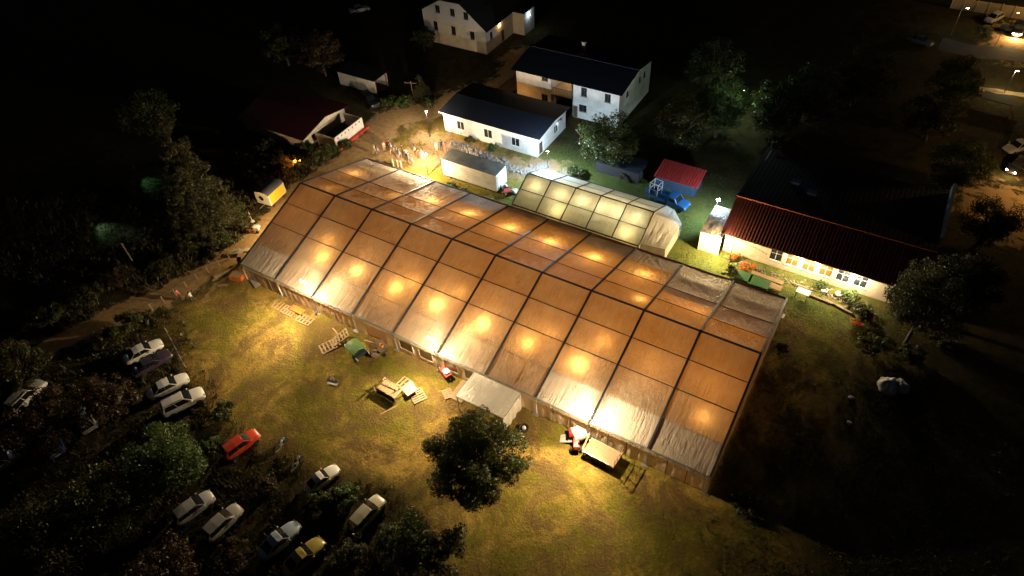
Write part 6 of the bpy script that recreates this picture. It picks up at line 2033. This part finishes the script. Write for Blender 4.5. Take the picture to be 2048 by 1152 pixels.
for k, (p_, r0, lab) in enumerate((((52.38, 31.20), .55, 'orange flowers beside the porch downpipe'), ((54.23, 30.07), .85, 'large clump of orange flowers at the green tables'), ((67.54, 27.22), .6, 'orange flowers at the far end of the bed'), ((68.39, 28.51), .45, 'small orange flowers right of the bed bush'))):
    t = thing('flower_clump', lab, 'flowers', p_, 0, 'orange flowers')
    g = np.random.default_rng(300 + k)
    c_ = [(g.uniform(-r0, r0), g.uniform(-r0, r0), .25 + .35 * g.random()) for q in range(14)]
    v, q = leaf_cloud(c_, [.28] * 14, 380, .14, g)
    fast_mesh('leaves', v, q, LEAF_D, t)
    v, q = leaf_cloud([(a_, b_, z_ + .18) for a_, b_, z_ in c_], [.24] * 14, 520, .15, g, 1.2)
    fast_mesh('petals', v, q, FLOWER, t)

def scatter(name, polys, n, hgt, blades, mat, label, cat, seed, width=.05, spread=.25, clear=None):
    """upright blades in tufts over polygons, one mass"""
    g = np.random.default_rng(seed)
    pts = []
    areas = []
    for P in polys:
        P = np.array(P); x, y = P[:, 0], P[:, 1]
        areas.append(abs(np.dot(x, np.roll(y, 1)) - np.dot(y, np.roll(x, 1))) / 2)
    for P, A_ in zip(polys, areas):
        m = int(n * A_ / sum(areas))
        P = np.array(P)
        lo, hi = P.min(0), P.max(0)
        got = []
        while sum(len(k) for k in got) < m:
            c_ = g.uniform(lo, hi, (m * 2 + 50, 2))
            ins = np.zeros(len(c_), bool)
            j = len(P) - 1
            for i in range(len(P)):
                cond = ((P[i, 1] > c_[:, 1]) != (P[j, 1] > c_[:, 1])) & (c_[:, 0] < (P[j, 0] - P[i, 0]) * (c_[:, 1] - P[i, 1]) / (P[j, 1] - P[i, 1] + 1e-12) + P[i, 0])
                ins ^= cond
                j = i
            got.append(c_[ins])
        pts.append(np.concatenate(got)[:m])
    p = np.concatenate(pts)
    # clumpy: thin out by a slow wave pattern
    wv = np.sin(p[:, 0] * .9 + 1.7 * np.sin(p[:, 1] * .5)) + np.sin(p[:, 1] * 1.1 + 1.3 * np.sin(p[:, 0] * .7))
    p = p[wv + g.normal(size=len(p)) * .9 > -.5]
    # nothing grows under tents, buildings and on the trodden path
    for x0, y0, x1, y1 in ((-.3, -.3, 60.3, 25.2), (24, 25, 45, 34.6), (3, 39, 20.5, 48.5), (8.5, 51, 28, 64.5), (-27, 25, -13, 35.5), (50.4, 32, 72.5, 50.6), (47.5, 30.6, 50.6, 36.5), (10, 29, 19.5, 32.3), (34.5, -3.6, 40.5, 0), (-22.3, 43, -13.5, 47.2), (-18, 63, -3.5, 78), (38.0, 40.5, 44, 43.8)):
        p = p[~((p[:, 0] > x0) & (p[:, 0] < x1) & (p[:, 1] > y0) & (p[:, 1] < y1))]
    for (qx, qy), qr in (((-24.88, -2.23), 2.8), ((-28.50, 7.93), 2.8)):
        p = p if name == 'spotlit_grass' else p[np.hypot(p[:, 0] - qx, p[:, 1] - qy) > qr * (.8 + .3 * g.random(len(p)))]
    p = p[seg_dist(p[:, 0], p[:, 1], PATH) > 1.35 + .5 * g.random(len(p))]
    p = np.repeat(p, blades, 0)
    m = len(p)
    p = p + g.normal(size=(m, 2)) * spread * .4
    a = g.uniform(0, 6.283, m)
    h = hgt * g.uniform(.4, 1.3, m)
    ln = g.uniform(.2, .9, m) * h
    w = width * g.uniform(.6, 1.4, m)
    dx, dy = np.cos(a), np.sin(a)
    px, py = -dy * w / 2, dx * w / 2
    z = np.zeros(m)
    v = np.stack([np.stack([p[:, 0] - px, p[:, 1] - py, z], 1),
                  np.stack([p[:, 0] + px, p[:, 1] + py, z], 1),
                  np.stack([p[:, 0] + dx * ln * .45 + px * .8, p[:, 1] + dy * ln * .45 + py * .8, h * .65], 1),
                  np.stack([p[:, 0] + dx * ln, p[:, 1] + dy * ln, h * .9], 1)], 1).reshape(-1, 3)
    o = fast_mesh(name, v, np.arange(4 * m).reshape(m, 4), mat)
    return tag(o, label, cat, kind='stuff')
LAWNB = leafmat('grass_blades_dry', (.19, .14, .02), (.36, .23, .055), .3)
_nt = LAWNB.node_tree
_c, _, _ = lawn_tones(_nt, [n_ for n_ in _nt.nodes if n_.type == 'NEW_GEOMETRY'][0].outputs['Position'])
for n_ in list(_nt.nodes):
    if n_.type in ('BSDF_DIFFUSE', 'BSDF_TRANSLUCENT'):
        _nt.links.new(_c, n_.inputs['Color'])
WEEDB = leafmat('weed_blades', (.05, .06, .018), (.13, .095, .04), .3)
PARKB = leafmat('car_park_weed_blades', (.022, .028, .008), (.075, .055, .02), .25)
GREENB = leafmat('grass_blades_green', (.05, .095, .02), (.12, .14, .035), .3)
LAWN = [(-5, -2), (-5, -24), (10, -30), (60, -26), (76, -12), (76, 30), (60, 30), (60, 0), (59, -.4), (0, -.4)]
scatter('lawn_grass', [LAWN], 30000, .11, 3, LAWNB, 'short dry lawn grass in front of the tent', 'grass', 1, .035, .2)
scatter('back_grass', [[(40, 25), (41, 36), (30, 40), (22, 40), (22, 46), (46, 47), (50, 36), (52, 31), (72, 31), (74, 25)], [(0, 27), (12, 27), (24, 27), (24, 37), (8, 35), (-2, 38)]], 12000, .12, 3, GREENB, 'green grass between the tents and buildings', 'grass', 2, .035, .2)
scatter('spotlit_grass', [[(a_ + 5 * math.cos(k * .785), b_ + 5 * math.sin(k * .785)) for k in range(8)] for a_, b_ in ((-24.88, -2.23), (-28.50, 7.93))], 5000, .2, 3, GREENB, 'rough grass under the garden spotlights', 'grass', 6, .05, .3)
scatter('tall_weeds', [[(-40, -18), (-20, -13), (-10, -7), (-6, 2), (-9, 10), (-14, 16), (-30, 8), (-45, -5)], [(-18, 14), (-8, 14), (-5, 24), (-12, 25), (-26, 24)]], 7000, .55, 5, WEEDB, 'tall rank weeds along the far side of the path', 'weeds', 3, .09, .5)
scatter('car_park_weeds', [[(-30, -24), (-8, -10), (6, -16), (18, -24), (30, -34), (46, -34), (44, -26), (26, -20), (10, -14), (-4, -8), (-10, -12), (-30, -40), (0, -52), (40, -46)], PARK[:-3] + [(-30, -30), (-14, -12)]], 15000, .36, 5, PARKB, 'ragged weeds between the parked cars', 'weeds', 4, .07, .4)
scatter('right_weeds', [[(60, 24), (84, 20), (84, 2), (72, -12), (60, -14), (61, -2)]], 5000, .22, 4, GREENB, 'dim grass right of the tent', 'grass', 5, .05, .3)

# rubble strip between the container and the white building
g = np.random.default_rng(9)
def rocks(name, polyline, n, label, spread=.8, size=(.12, .4), mat=None):
    vs, fs = [], []
    for k in range(n):
        i = g.integers(0, len(polyline) - 1)
        t_ = g.random()
        c_ = np.array(polyline[i]) * (1 - t_) + np.array(polyline[i + 1]) * t_ + g.normal(size=2) * spread * .5
        s = g.uniform(*size)
        b0 = len(vs)
        for z, rr in ((0, 1.0), (.45, .85), (.8, .4)):
            for q in range(6):
                a_ = q * 1.047 + g.uniform(-.3, .3)
                r_ = s * rr * g.uniform(.7, 1.15)
                vs.append((c_[0] + r_ * math.cos(a_), c_[1] + r_ * math.sin(a_), max(0, z * s * g.uniform(.8, 1.2))))
        for j in range(2):
            for q in range(6):
                fs.append((b0 + j * 6 + q, b0 + j * 6 + (q + 1) % 6, b0 + j * 6 + 6 + (q + 1) % 6, b0 + j * 6 + 6 + q))
        fs.append(tuple(b0 + 12 + q for q in range(6)))
    o = MB().add(vs, fs).build(name, mat or pm('pale_rubble', (.27, .24, .21), (.13, .11, .09), 5, .95, 0, .6, 12))
    return tag(o, label, 'rubble', kind='stuff')
rocks('rubble', [(6.5, 36.8), (12, 36.2), (17.5, 35.2), (20.5, 35.6), (22.5, 38.5)], 420, 'pale rubble strip between container and low white building')
rocks('bed_stones', [(52, 31.0), (58, 30.6), (64, 30.4), (69, 29.4)], 160, 'stones edging the flower bed of the cream building', .7, (.08, .22))
rocks('path_gravel', [(25, 37.5), (27, 36.6), (30, 36.4)], 120, 'pale gravel behind the side tent', .9, (.06, .2))
